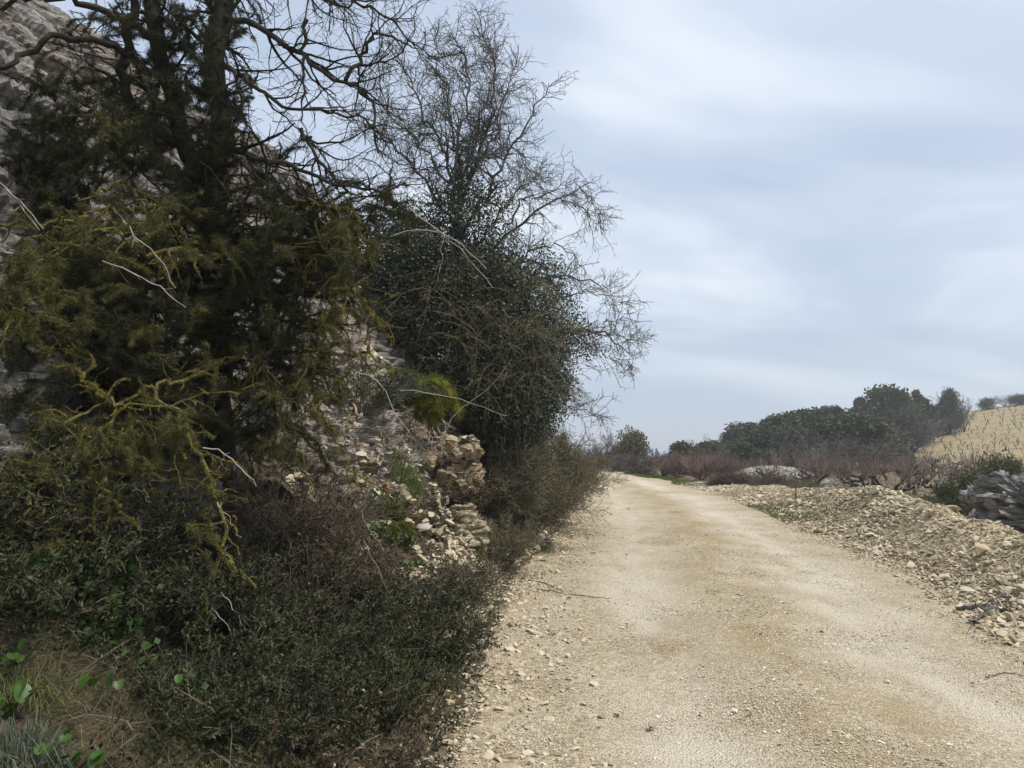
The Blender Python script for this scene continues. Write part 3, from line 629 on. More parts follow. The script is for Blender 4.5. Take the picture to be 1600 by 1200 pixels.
mb.build('twigs', M['bark_dark'], tree)
# moss-sheathed spray: short drooping shoots, every one furred with moss and lichen
def cloud(px, py, Y, rx, ry, n):
    a = rng.normal(size=(n, 2)) * .5; yy = Y + rng.normal(0, .22, n)
    return np.array([at(px + rx * a[i, 0], py + ry * a[i, 1], yy[i]) for i in range(n)])
def fur(mb, par, dens, ln, wd, nmax=None, down=.2):
    Np, Pp, _ = par.shape; L_ = np.linalg.norm(np.diff(par, axis=1), axis=2).sum(1); n = int(dens * L_.sum())
    if nmax: n = min(n, nmax)
    idx = rng.choice(Np, n, p=L_ / L_.sum()); f = rng.uniform(0, 1, n) * (Pp - 1); i_ = np.minimum(f.astype(int), Pp - 2); fr = (f - i_)[:, None]
    o = par[idx, i_] * (1 - fr) + par[idx, i_ + 1] * fr
    # patchy: fur thickens in clumps along the shoot
    th = .35 + 1.1 * np.clip(vnoise(o * 9) + .35, 0, 1)
    hairs(mb, o, rng.normal(size=o.shape) + [0, 0, -down], ln * th * rng.uniform(.4, 1.1, n), wd, .3)
def spray(cen, l0, l1, dens2, trop):
    n = len(cen); P = 7; p = np.zeros((n, P, 3)); p[:, 0] = cen; d = nrm(rng.normal(size=(n, 3)) * [1.2, .8, .7]); ln = rng.uniform(l0, l1, n)
    for k in range(1, P): d = nrm(d + rng.normal(0, .28, d.shape) + [0, 0, trop]); p[:, k] = p[:, k - 1] + d * (ln / (P - 1))[:, None]
    r = np.linspace(.0055, .002, P)[None] * np.ones((n, 1)); q, r2 = grow(p, r, dens2, .05, 1, l0 * .3, l1 * .5, .4, 1.3, 5, .25, (0, 0, trop), rmin=.0016)
    return p, r, q, r2
dk = [(230, 20, 5.4, 90, 50, 26), (150, 60, 5.4, 60, 25, 8), (290, 80, 5.4, 60, 60, 20), (345, 60, 5.4, 40, 120, 26), (345, 180, 5.5, 45, 90, 24), (60, 110, 5.3, 30, 12, 4), (90, 130, 5.3, 40, 30, 9),
      (120, 165, 5.4, 50, 35, 14), (240, 130, 5.5, 80, 45, 22), (250, 200, 5.4, 90, 60, 34), (190, 215, 5.2, 70, 35, 22), (330, 280, 5.5, 90, 80, 36), (60, 255, 5.4, 60, 40, 14), (130, 260, 5.4, 80, 45, 22),
      (450, 330, 5.4, 80, 50, 26), (420, 420, 5.4, 90, 60, 34), (520, 360, 5.3, 70, 40, 22), (330, 470, 5.5, 100, 70, 40), (140, 500, 5.0, 110, 60, 34), (60, 560, 4.9, 80, 60, 26),
      (460, 480, 5.4, 70, 60, 26), (510, 440, 5.3, 40, 40, 10), (410, 600, 5.4, 60, 60, 20), (100, 780, 4.6, 70, 50, 16), (30, 650, 4.6, 50, 60, 16), (300, 640, 5.0, 50, 50, 14), (220, 470, 5.2, 70, 50, 18)]
dk += [(60, 400, 5.2, 90, 60, 26), (150, 440, 5.2, 90, 70, 30), (250, 430, 5.4, 90, 70, 34), (250, 560, 5.3, 90, 60, 28), (150, 600, 5.0, 80, 60, 24), (340, 380, 5.5, 80, 60, 26), (480, 400, 5.4, 80, 60, 24), (60, 330, 5.4, 60, 40, 14), (370, 520, 5.4, 80, 60, 28), (460, 560, 5.3, 40, 40, 8), (200, 700, 4.9, 80, 50, 18), (60, 720, 4.6, 60, 60, 16), (100, 230, 5.4, 90, 50, 16), (560, 330, 5.3, 60, 30, 14), (400, 660, 5.2, 60, 40, 12)]
mt = MB(); mb = MB(); C_ = np.concatenate([cloud(d_[0], d_[1], d_[2], d_[3] * 1.1, d_[4] * 1.1, int(d_[5] * (.85 if d_[1] < 235 else 1.25))) for d_ in dk])
P1, R1, P2, R2 = spray(C_, .18, .55, 9, -.05); tubes(mt, P1, R1, 4); tubes(mt, P2, R2, 3); mt.build('twigs', M['bark_dark'], tree)
fur(mb, P1, 1600, .050, .0030); fur(mb, P2, 1100, .036, .0028); c_ = np.concatenate([C_[::2], along(tp_[:2], 20, .1, .9)]); tufts(mb, c_, .07, 240, .2, .0026, .8)
fur(mb, tp_[:3], 6000, .05, .003); fur(mb, a1, 260, .025, .0022); fur(mb, bp_, 900, .02, .0022)
mb.build('dark_spray', M['tuft_dark'], tree)
mt = MB(); mb = MB()
ol = [(40, 450, 4.2, 50, 40, 14), (20, 500, 4.2, 40, 60, 12), (110, 500, 4.3, 40, 50, 12), (60, 420, 4.2, 60, 30, 10), (180, 190, 5.2, 40, 20, 8), (140, 390, 4.5, 80, 30, 12), (250, 330, 4.9, 40, 25, 8), (120, 350, 4.5, 60, 30, 10),
      (300, 390, 4.9, 25, 25, 5), (400, 390, 5.1, 70, 30, 10), (530, 370, 5.0, 40, 25, 8), (540, 345, 5.0, 20, 15, 4), (180, 670, 4.3, 80, 40, 18), (130, 720, 4.2, 60, 50, 16), (230, 740, 4.3, 50, 50, 12), (270, 680, 4.3, 40, 30, 8),
      (80, 650, 4.0, 40, 15, 6), (200, 455, 4.7, 15, 15, 3), (470, 640, 4.9, 50, 40, 12), (420, 700, 4.9, 35, 35, 8), (450, 600, 5.0, 40, 30, 8), (320, 830, 4.1, 25, 30, 6), (85, 840, 3.9, 15, 12, 3), (280, 1085, 4.0, 12, 15, 3),
      (340, 760, 4.2, 25, 30, 5), (290, 580, 4.9, 40, 30, 7), (40, 730, 4.0, 40, 20, 6), (500, 540, 5.1, 50, 30, 8), (580, 400, 5.0, 30, 20, 5), (530, 490, 5.0, 15, 30, 4), (330, 560, 5.2, 80, 40, 10), (240, 520, 5.0, 70, 40, 10)]
C_ = np.concatenate([cloud(d_[0], d_[1], d_[2], d_[3], d_[4], int(d_[5] * (1.15 if d_[1] > 550 else 1.4))) for d_ in ol])
P1, R1, P2, R2 = spray(C_, .10, .32, 12, -.12); tubes(mt, P1, R1 * .8, 4); tubes(mt, P2, R2 * .8, 3); mt.build('twigs', M['bark_lichen'], tree)
fur(mb, P1, 1700, .042, .0024); fur(mb, P2, 1300, .030, .0022); tufts(mb, C_[::2], .05, 260, .4, .0022, .8)
mb.build('olive_lichen', M['tuft_olive'], tree)
mb = MB(); fur(mb, lp_, 3600, .015, .0024); fur(mb, q1, 2000, .013, .0022); fur(mb, q1b, 1200, .010, .0020)
mb.build('lichen_crust', M['lichen_yellow'], tree)
# pale dead canes hanging out of the crown
ws = [([(-20, 268, 4.0), (20, 300, 4.0), (45, 330, 4.0), (68, 358, 4.0)], .004), ([(-20, 280, 4.0), (15, 300, 4.0), (40, 330, 4.0), (62, 360, 4.0)], .004), ([(192, 345, 4.3), (220, 375, 4.3), (245, 400, 4.3), (262, 425, 4.3), (275, 450, 4.3)], .004),
      ([(160, 408, 4.3), (205, 425, 4.3), (245, 445, 4.3), (290, 480, 4.3)], .0045), ([(318, 700, 4.3), (350, 708, 4.3), (380, 735, 4.3), (400, 760, 4.3)], .005), ([(352, 712, 4.3), (338, 735, 4.3)], .003),
      ([(340, 785, 4.2), (362, 820, 4.2), (378, 840, 4.2)], .003), ([(350, 860, 4.1), (370, 890, 4.1), (384, 905, 4.1)], .003), ([(345, 925, 4.0), (368, 955, 4.0), (384, 985, 4.0)], .003), ([(330, 950, 4.0), (360, 985, 4.0), (380, 1020, 4.0)], .003),
      ([(312, 1010, 4.0), (335, 1045, 4.0), (352, 1062, 4.0)], .003), ([(300, 1055, 4.0), (325, 1075, 4.0), (336, 1082, 4.0)], .003), ([(80, 810, 4.0), (120, 808, 4.0), (150, 812, 4.0)], .004), ([(100, 970, 4.0), (80, 1020, 4.0), (68, 1055, 4.0)], .002),
      ([(615, 368, 5.0), (650, 358, 5.0), (690, 362, 5.0), (725, 385, 5.0), (760, 420, 5.0)], .005), ([(695, 365, 5.0), (690, 400, 5.0), (684, 440, 5.0)], .003), ([(640, 325, 5.0), (680, 355, 5.0), (730, 400, 5.0), (770, 450, 5.0)], .004),
      ([(545, 575, 5.0), (590, 590, 5.0), (615, 640, 5.0), (650, 690, 5.0)], .004), ([(625, 610, 5.0), (670, 612, 5.0), (720, 625, 5.0), (790, 650, 5.0)], .003), ([(690, 690, 5.6), (700, 655, 5.6), (760, 610, 5.6), (800, 560, 5.6)], .003),
      ([(590, 740, 4.8), (560, 800, 4.8), (600, 860, 4.8)], .002), ([(568, 845, 5.2), (590, 885, 5.2), (605, 925, 5.2)], .003)]
for s, r in ws:
    mb = MB(); p, rr_ = pl(s, 10, .006, r, r * .5); tubes(mb, p[None], rr_[None], 4)
    if len(s) > 3:
        k1, k2 = grow(p[None], rr_[None], 9, .1, 1, .02, .1, .5, 1.2, 3, .2, rmin=.0012); tubes(mb, k1, k2, 3)
    mb.build('dead_cane', M['twig_pale'], tree)

# ------------------------------------------------------------------ bare thorn tree with ivy, middle
base = onp(at(722, 640, 10.6)[0], 10.6)
tree2 = thing('thorn_tree', base, 'leafless grey thorn tree with fan of fine twigs, ivy round its foot', 'tree')
Y = 10.6
def j(p, Y0=Y, dy=.8):
    o = rng.uniform(-dy, dy); n_ = len(p); return [(a, b, Y0 + o * k / (n_ - 1)) for k, (a, b) in enumerate(p)]
S2 = [([(722, 660), (716, 540), (714, 430), (716, 330), (720, 250)], .075, .04),
      ([(716, 400), (708, 300), (712, 230), (735, 140), (725, 80), (704, 50)], .035, .008),
      ([(718, 330), (745, 250), (768, 190), (772, 120), (760, 60), (745, 18)], .032, .006),
      ([(720, 380), (770, 290), (800, 230), (830, 180), (858, 130)], .032, .006),
      ([(718, 300), (780, 200), (790, 140), (800, 110), (808, 98)], .022, .005),
      ([(714, 290), (690, 230), (660, 180), (640, 120), (600, 60)], .026, .006),
      ([(712, 320), (670, 240), (620, 190), (590, 130)], .024, .006),
      ([(712, 350), (650, 260), (600, 220), (560, 190), (520, 180)], .024, .006),
      ([(714, 280), (705, 180), (690, 110), (680, 70), (672, 45)], .02, .005),
      ([(716, 420), (640, 340), (570, 290), (510, 270)], .024, .006),
      ([(720, 430), (780, 330), (820, 290), (845, 270)], .022, .006),
      ([(718, 300), (760, 160), (770, 90), (755, 50)], .016, .004),
      ([(800, 230), (815, 245), (840, 290), (850, 295)], .012, .003),
      ([(716, 360), (590, 330), (530, 340)], .018, .006)]
p_, r_ = zip(*[pl(j(s), 18, .03, a, b) for s, a, b in S2]); p_ = np.array(p_); r_ = np.array(r_)
mb = MB(); tubes(mb, p_[:1], r_[:1], 8); mb.build('trunk', M['bark_lichen'], tree2, True)
mb = MB(); tubes(mb, p_[1:], r_[1:], 5); mb.build('limbs', M['twig_grey'], tree2)
mb = MB()
a1, b1 = grow(p_[1:], r_[1:], 19, .1, 1, .3, .88, .4, 1.25, 9, .24, (0, 0, .0), rmin=.0045); tubes(mb, a1, b1, 4)
a2, b2 = grow(a1, b1, 10, .08, 1, .15, .6, .4, 1.2, 6, .2, rmin=.003); tubes(mb, a2, b2, 3)
a3, b3 = grow(a2, b2, 8, .05, 1, .04, .2, .6, 1.4, 3, .2, rmin=.0024); tubes(mb, a3, b3, 3)
mb.build('twigs', M['twig_grey'], tree2)
print('thorn', len(a1), len(a2), len(a3))
def fill(specs, Y0, dy):
    res = []
    for px, py, rx, ry, n in specs:
        a = nrm(rng.normal(size=(n, 3))) * rng.random((n, 1)) ** .4
        for v in a: res.append(at(px + rx * v[0], py + ry * v[1], Y0 + dy * v[2]))
    return np.array(res)
mb = MB()
c_ = fill([(650, 400, 90, 80, 420), (720, 460, 100, 90, 560), (790, 520, 90, 90, 560), (700, 540, 80, 60, 300), (640, 480, 60, 80, 240), (840, 600, 50, 70, 260), (800, 640, 60, 50, 240), (730, 330, 60, 50, 120), (770, 420, 60, 60, 200), (760, 620, 60, 50, 300), (620, 420, 50, 90, 200), (720, 600, 60, 40, 200)], 10.4, .8)
c_ = np.repeat(c_, 34, 0) + rng.normal(0, .10, (len(c_) * 34, 3))
leaves(mb, c_, .036, -.2, .75)
mb.build('ivy_leaves', M['ivy'], tree2)
mb = MB()
c0 = fill([(700, 480, 110, 110, 200), (790, 560, 100, 90, 240), (830, 480, 60, 90, 90)], 10.0, .8)
pt = np.zeros((len(c0), 7, 3)); pt[:, 0] = c0; d = nrm(rng.normal(size=c0.shape) + [0.2, -.2, .6])
for k in range(1, 7): d = nrm(d + rng.normal(0, .1, d.shape) + [0, 0, -.22]); pt[:, k] = pt[:, k - 1] + d * rng.uniform(.08, .17, (len(c0), 1))
tubes(mb, pt, np.full(pt.shape[:2], .0035) * np.linspace(1, .5, 7), 3)
k1, k2 = grow(pt, np.full(pt.shape[:2], .003), 10, .1, 1, .06, .25, .4, 1.0, 4, .2, rmin=.0022, nmax=9000); tubes(mb, k1, k2, 3)
mb.build('arching_stems', M['grass_dry'], tree2)

# ------------------------------------------------------------------ drooping hawthorn over the road
base = onp(at(800, 660, 12.0)[0], 12.0)
tree3 = thing('hawthorn', base, 'leafless drooping hawthorn whose outer boughs reach over the track', 'tree')
S3 = [([(815, 680), (800, 560), (775, 450), (762, 400), (800, 350), (850, 325), (890, 300), (920, 285)], .06, .008),
      ([(800, 350), (810, 312), (850, 305), (880, 290), (905, 278)], .02, .004),
      ([(870, 312), (905, 320), (925, 340), (938, 355)], .014, .003), ([(905, 290), (925, 310), (940, 345)], .010, .003),
      ([(785, 480), (830, 440), (880, 430), (925, 440), (955, 455)], .035, .006), ([(870, 470), (900, 460), (940, 455), (965, 475), (985, 480)], .014, .003),
      ([(800, 560), (850, 520), (900, 518), (935, 520), (975, 545), (990, 560)], .035, .006),
      ([(935, 520), (945, 500), (970, 498), (1000, 505)], .012, .003), ([(870, 500), (885, 515), (905, 520)], .02, .01),
      ([(930, 525), (960, 520), (985, 530), (1003, 535)], .010, .003), ([(900, 520), (930, 545), (960, 560), (985, 565)], .012, .003),
      ([(800, 420), (830, 390), (870, 380), (900, 400), (915, 430)], .02, .004), ([(770, 440), (820, 400), (860, 430), (880, 470)], .02, .005),
      ([(800, 600), (850, 570), (880, 590), (895, 605)], .02, .004), ([(850, 650), (880, 640), (905, 640), (935, 645)], .006, .002), ([(845, 660), (870, 640), (890, 605)], .006, .002)]
p_, r_ = zip(*[pl(j(s, 11.8, .6), 16, .03, a, b) for s, a, b in S3]); p_ = np.array(p_); r_ = np.array(r_)
mb = MB(); tubes(mb, p_[:1], r_[:1], 7); mb.build('trunk', M['bark_dark'], tree3, True)
mb = MB(); tubes(mb, p_[1:], r_[1:], 5); mb.build('limbs', M['twig_grey'], tree3)
mb = MB()
a1, b1 = grow(p_, r_, 13, .25, 1, .3, .9, .4, 1.2, 8, .2, (0, 0, -.05), rmin=.004); tubes(mb, a1, b1, 4)
a2, b2 = grow(a1, b1, 9, .08, 1, .10, .42, .4, 1.2, 5, .24, (0, 0, -.03), rmin=.003); tubes(mb, a2, b2, 3)
a3, b3 = grow(a2, b2, 10, .05, 1, .04, .16, .6, 1.4, 3, .2, rmin=.0024); tubes(mb, a3, b3, 3)
mb.build('twigs', M['twig_grey'], tree3)
mb = MB()
c_ = fill([(840, 560, 50, 70, 160), (870, 500, 40, 60, 110), (860, 590, 35, 60, 110), (820, 640, 50, 40, 130), (905, 540, 35, 30, 45), (830, 440, 60, 60, 110)], 11.6, .7)
c_ = np.repeat(c_, 24, 0) + rng.normal(0, .09, (len(c_) * 24, 3)); leaves(mb, c_, .042, -.5, .6)
mb.build('leaves', M['ivy'], tree3)

# ------------------------------------------------------------------ rock outcrops on the bank
def outcrop(px, py, Y, rad, label, mat='ledge', strata=.05, box=.65, amp=.12, tilt=(.1, -.1), cat='rock', name='rock_outcrop', freq=1.6, lay=.09, crag=0):
    c = at(px, py, Y); b = np.array([c[0], c[1], c[2] - rad[2]])
    o = thing(name, b, label, cat); mb = MB(); v_, n_ = blob(mb, c, rad, amp, freq, 110, 80, strata, tilt, box, lay)
    if crag:
        kk = rng.integers(0, len(v_), crag); scatter_stones(mb, big, v_[kk] - n_[kk] * .05, rng.uniform(.07, .22, crag), .9)
    me = mb.mesh(name, M[mat], False, b); C.objects.unlink(o); bpy.data.objects.remove(o)
    o = bpy.data.objects.new(name, me); C.objects.link(o); o.location = tuple(b); return tag(o, label, cat)
outcrop(712, 702, 9.4, (.36, .45, .13), 'ochre ledge of layered limestone jutting out below the moss drapery', lay=.055, strata=.055, amp=.22, freq=2.5)
outcrop(700, 760, 9.6, (.34, .5, .30), 'pale stepped limestone face under the ochre ledge', 'ledge', lay=.045, strata=.05, box=.75, amp=.25, freq=2.5)
outcrop(706, 835, 9.1, (.36, .4, .34), 'crumbling pale limestone block low on the bank beside the twiggy roadside bushes', 'ledge', lay=.05, strata=.055, amp=.3, box=.8, freq=2.5)
outcrop(615, 712, 9.0, (.60, .4, .14), 'smooth sandy rock shelf left of the ochre ledge', 'ledge', amp=.3, tilt=(.5, 0), strata=.03, freq=2.5)
outcrop(640, 830, 8.3, (.30, .3, .17), 'small broken limestone knob between two moss cushions', 'ledge', amp=.3, freq=3)
slab_t = hull_templates(10, 12, .45)
SLB = ['stone', 'stone_pale', 'stone_grey', 'ledge', 'cliff']
for k in range(74):
    if k < 30: px = rng.uniform(672, 742); py = rng.uniform(682, 730); Y_ = 9.28 + rng.normal(0, .06)
    elif k < 52: px = rng.uniform(660, 738); py = rng.uniform(730, 880); Y_ = 9.25 + rng.normal(0, .05) - .004 * (py - 730)
    else: px = rng.uniform(530, 690); py = rng.uniform(690, 860); Y_ = None
    c = at(px, py, Y_) if Y_ else hit(px, py, 4, 12) + [0, 0, .02]
    sz = rng.uniform(.045, .13) * (1 if k < 52 else .8); tv, tf = slab_t[k % 10]; b_ = MB(); b_.add(tv, t=tf)
    me = bpy.data.meshes.get('slab_%d_%s' % (k % 10, SLB[k % 5])) or b_.mesh('slab_%d_%s' % (k % 10, SLB[k % 5]), M[SLB[k % 5]])
    o = bpy.data.objects.new('broken_rock', me); C.objects.link(o); o.location = tuple(c); o.scale = (sz * rng.uniform(1, 1.6), sz * 1.4, sz * rng.uniform(.7, 1.3)); o.rotation_euler = (rng.normal(0, .15), rng.normal(0, .2), rng.uniform(0, 6.28))
    tag(o, 'flat broken limestone slab wedged among others in the bank around the ochre ledge', 'rock', 'broken slabs wedged in the bank')
outcrop(290, 775, 5.6, (.26, .22, .30), 'pale cracked boulder half hidden below the lichen tree', 'cliff', amp=.2, strata=.015, tilt=(.5, 0), box=.8)
outcrop(1612, 806, 11.5, (.60, .9, .58), 'grey weathered boulder at the right edge beyond the rubble bank', 'boulder', amp=.45, strata=.09, tilt=(1.0, .3), box=.9, lay=.11, name='boulder', freq=3, crag=260)

# ------------------------------------------------------------------ moss cushions
def moss(px, py, Y, rad, label, droop=.2, n=9000, hl=.04):
    c = hit(px, py, 3, 14) + np.array([0, -.03, 0]); b = np.array([c[0], c[1], c[2] - rad[2]]); root = thing('moss_cushion', b, label, 'moss')
    mb = MB(); v, nn = blob(mb, c, np.array(rad) * .9, .6 * min(rad), 9, 60, 40); mb.build('cushion', M['moss'], root, True)
    k = rng.integers(0, len(v), n); mb = MB(); hairs(mb, v[k] + rng.normal(0, .008, (n, 3)), nn[k] + rng.normal(0, .6, (n, 3)) + [0, 0, -droop], hl * rng.uniform(.5, 1.4, n), .0035, .3)
    mb.build('fronds', M['moss'], root)
def moss_drape(spec, label):
    b = at(*spec[0][:3]); root = thing('moss_cushion', b, label, 'moss'); mb = MB(); mh = MB(); mcv = []
    for px, py, Y_, rx, ry, rz in spec:
        v, nn = blob(mb, at(px, py, Y_), (rx * .85, ry, rz * .85), .55 * min(rx, rz), 9, 44, 30); n = int(90000 * rx * rz * 3.5); k = rng.integers(0, len(v), n)
        o = v[k] + rng.normal(0, .022, (n, 3)); th = .5 + 1.2 * np.clip(vnoise(o * 14) + .3, 0, 1); hairs(mh, o, nn[k] + rng.normal(0, .7, (n, 3)) + [0, 0, -.7], .055 * th * rng.uniform(.4, 1.3, n), .0035, .5)
    mb.build('cushion', M['moss'], root, True); mh.build('fronds', M['moss'], root)
moss_drape([(575, 575, 9.1, .12, .2, .05), (590, 590, 9.0, .10, .2, .05), (622, 606, 8.95, .12, .2, .07), (712, 640, 8.9, .06, .1, .08), (605, 585, 9.0, .13, .2, .07), (632, 592, 8.95, .16, .2, .09), (658, 606, 8.85, .14, .2, .13), (682, 602, 8.85, .14, .2, .10), (640, 618, 8.9, .10, .15, .09), (665, 628, 8.8, .11, .15, .12), (684, 636, 8.75, .08, .12, .14), (677, 655, 8.75, .065, .10, .10), (700, 618, 8.9, .10, .15, .09), (655, 645, 8.8, .06, .1, .07)],
           'large yellow-green moss drapery capping the bank and hanging down above the ochre ledge')
moss(615, 800, 7.6, (.11, .12, .085), 'upper of two small bright moss cushions below the fallen grey branch')
moss(628, 836, 7.5, (.13, .12, .10), 'lower of two small bright moss cushions, green with leaves beside it')
moss(745, 860, 8.5, (.06, .08, .13), 'thin mossy patch at the right foot of the crumbling block')
moss(575, 935, 6.3, (.10, .09, .035), 'flat moss patch low among the dry shrubs')
moss(625, 962, 6.0, (.05, .05, .05), 'small moss clump beside the pale stones low on the bank', n=3000)

# ------------------------------------------------------------------ shrubs of the bank
SH = [  # px, py of the foot, width, height, stems, leaves, leaf size, stem material, leaf material, label
 (300, 985, .75, .50, 40, 9000, .020, 'twig_brown', 'leaf_small', 'dark small-leaved bush under the cracked boulder, behind the hanging yellow branch'),
 (410, 1010, .80, .50, 40, 9000, .020, 'twig_brown', 'leaf_small', 'dark small-leaved bush right of the hanging yellow branch tip'),
 (505, 1060, .75, .48, 40, 9000, .020, 'twig_brown', 'leaf_small', 'dark leafy bush midway between hanging branch and road edge'),
 (330, 1120, .70, .42, 36, 8000, .018, 'twig_brown', 'leaf_small', 'low dark bush at the tip of the lowest hanging branch'),
 (440, 1160, .70, .42, 36, 8000, .018, 'twig_brown', 'leaf_small', 'low dark bush at the bottom edge left of the grassy gap'),
 (600, 1120, .70, .36, 36, 7000, .017, 'twig_brown', 'leaf_small', 'low bush in front of the grassy gap near the road corner'),
 (672, 1035, .48, .40, 40, 7000, .017, 'twig_brown', 'leaf_small', 'rounded grey-green bush spilling onto the gravel edge'),
 (640, 985, .65, .40, 40, 8000, .017, 'twig_brown', 'leaf_small', 'dark bush behind the rounded roadside bush'),
 (560, 1230, .6, .35, 36, 6000, .016, 'twig_brown', 'leaf_brown', 'brownish low bush cut by the bottom edge of the view'),
 (560, 1000, .60, .40, 34, 4500, .017, 'twig_brown', 'leaf_small', 'leafy bush below the flat moss patch'),
 (430, 870, .9, .65, 70, 2500, .015, 'twig_brown', 'leaf_brown', 'dry purplish twiggy bush right of the cracked boulder'),
 (500, 860, .7, .45, 60, 1800, .015, 'twig_brown', 'leaf_brown', 'dry leafless bush left of the fallen grey branch'),
 (470, 930, .8, .50, 60, 4500, .016, 'twig_brown', 'leaf_brown', 'half dry bush between the purplish twigs and the dark leafy bushes'),
 (560, 930, .45, .26, 40, 1500, .015, 'twig_brown', 'leaf_brown', 'thin brown bush just above the flat moss patch'),
 (670, 945, .45, .28, 45, 1500, .016, 'twig_brown', 'leaf_brown', 'thin brown-twigged bush under the crumbling block'),
 (730, 930, .5, .38, 55, 3000, .016, 'twig_brown', 'grass_dry', 'yellowish weedy bush at the foot of the crumbling block'),
 (725, 795, .55, .42, 44, 3800, .024, 'twig_brown', 'leaf_brown', 'dark small-leaved bush growing on the rock right under the stepped limestone'),
 (780, 815, .8, 1.0, 90, 3500, .020, 'twig_olive', 'grass_dry', 'olive-brown twiggy bush directly right of the stepped limestone'),
 (780, 880, .6, .55, 80, 1800, .018, 'twig_olive', 'grass_dry', 'brown stalky bush at the road edge below the limestone outcrop'),
 (815, 830, 1.1, 1.1, 100, 4500, .022, 'twig_olive', 'grass_dry', 'broad olive-brown roadside bush beneath the ivy-covered tree'),
 (845, 800, 1.3, 1.2, 100, 4500, .026, 'twig_olive', 'grass_dry', 'olive-brown roadside bush second last before the bend'),
 (868, 785, 1.5, 1.15, 100, 4500, .030, 'twig_olive', 'grass_dry', 'last and farthest brown bush bulging onto the track before the bend'),
 (810, 760, 1.2, 1.1, 80, 4500, .030, 'twig_olive', 'grass_dry', 'upper olive bush behind the roadside row below the ivy'),
 (760, 740, 1.0, 1.0, 80, 4500, .028, 'twig_olive', 'leaf_small', 'green-brown bush squeezed between ochre ledge and ivy'),
 (560, 640, .9, .5, 50, 2500, .022, 'twig_grey', 'leaf_small', 'thin grey-green bush on the cliff left of the moss cushion top'),
 (200, 1000, .6, .35, 30, 5000, .016, 'twig_brown', 'leaf_small', 'low weedy green bush between arum leaves and hanging branch'),
 (60, 960, .8, .45, 30, 6000, .022, 'twig_brown', 'leaf_small', 'leafy green bush at the left edge above the dry grass'),
 (180, 900, .7, .50, 30, 6000, .022, 'twig_brown', 'leaf_small', 'dark green bush left of the cracked boulder'),
 (30, 860, .8, .55, 30, 6000, .024, 'twig_brown', 'leaf_small', 'dark bush at the far left under the orange lichened branch'),
]
for px, py, wd, ht, nst, nl, ls, sm_, lm, lab in SH:
    p = hit(px, py, 1.8, 30); shrub('shrub', p, wd * 1.25, ht, nst, int(nl * (1.3 if nl > 5000 else 2.6)), ls * 1.15, sm_, lm, lab, group='shrubs on the left bank', rst=.005, twr=.0012 + .0001 * p[1], arch=.03)

# undergrowth between the shrubs
def on_bank(n, ya, yb, sa, sb, pw=1.3):
    Y = ya + (yb - ya) * rng.random(n) ** pw; s = rng.uniform(sa, sb, n)
    i = np.clip(np.searchsorted(by, Y), 0, len(by) - 1); jn = np.clip(np.searchsorted(s_of_v, s), 0, len(bv) - 1); return Pd[i, jn]
def clumpy(p, f, th, seed):
    return p[fbm(p * f + seed, 3) > th]
mb = MB(); p = clumpy(on_bank(46000, 1.8, 10, -.02, 2.9), 2.2, -.15, 3); p = p[p[:, 2] < 1.7]
leaves(mb, p + rng.normal(0, .04, p.shape) + [0, 0, .05], .024, .5, .55); tag(mb.build('ground_cover', M['leaf_small']), 'small dark green leaves covering the foot of the bank', 'ground cover', kind='stuff')
mb = MB(); p = clumpy(on_bank(26000, 1.8, 12, -.05, 2.9), 1.6, -.05, 8); p = p[p[:, 2] < 1.8]
hairs(mb, p, rng.normal(size=p.shape) * [.8, .8, .4] + [0, 0, .7], rng.uniform(.06, .26, len(p)), .0030, .8)
tag(mb.build('dry_grass', M['grass_dry']), 'dry straw and thin dead stalks among the bushes', 'grass', kind='stuff')
mb = MB()
for cx, cy, r_, n, h_ in ((560, 1030, .25, 2600, .16), (500, 1030, .2, 1500, .18), (610, 1060, .2, 1500, .14), (830, 850, .25, 1400, .12), (870, 835, .3, 1200, .10), (640, 760, .15, 900, .26), (800, 900, .2, 500, .1), (350, 1180, .2, 900, .12), (700, 960, .15, 500, .1)):
    c = hit(cx, cy, 1.8, 30); q_ = c + np.concatenate([rng.normal(0, r_, (n, 2)), np.zeros((n, 1))], 1); q_[:, 2] = H(q_[:, 0], q_[:, 1]) + .0
    hairs(mb, q_, rng.normal(0, .45, (n, 3)) + [0, 0, 1], rng.uniform(.4, 1.2, n) * h_, .0035, 1.2)
mw = MB(); nst = 260; c_ = on_bank(nst, 2.0, 8, .1, 2.4); pt = np.zeros((nst, 6, 3)); pt[:, 0] = c_; d = nrm(rng.normal(size=c_.shape) * [1, 1, .5] + [0, 0, .8])
for k in range(1, 6): d = nrm(d + rng.normal(0, .12, d.shape) + [0, 0, -.12]); pt[:, k] = pt[:, k - 1] + d * rng.uniform(.04, .11, (nst, 1))
tubes(mw, pt, np.full((nst, 6), .0018) * np.linspace(1, .5, 6), 3); k1, k2 = grow(pt, np.full((nst, 6), .0018), 4, .2, 1, .04, .18, .3, .9, 4, .15, rmin=.0012); tubes(mw, k1, k2, 3)
tag(mw.build('dead_stalks', M['bare_wood']), 'thin pale dead stalks sticking out between the bushes of the bank', 'dead stalks', kind='stuff')
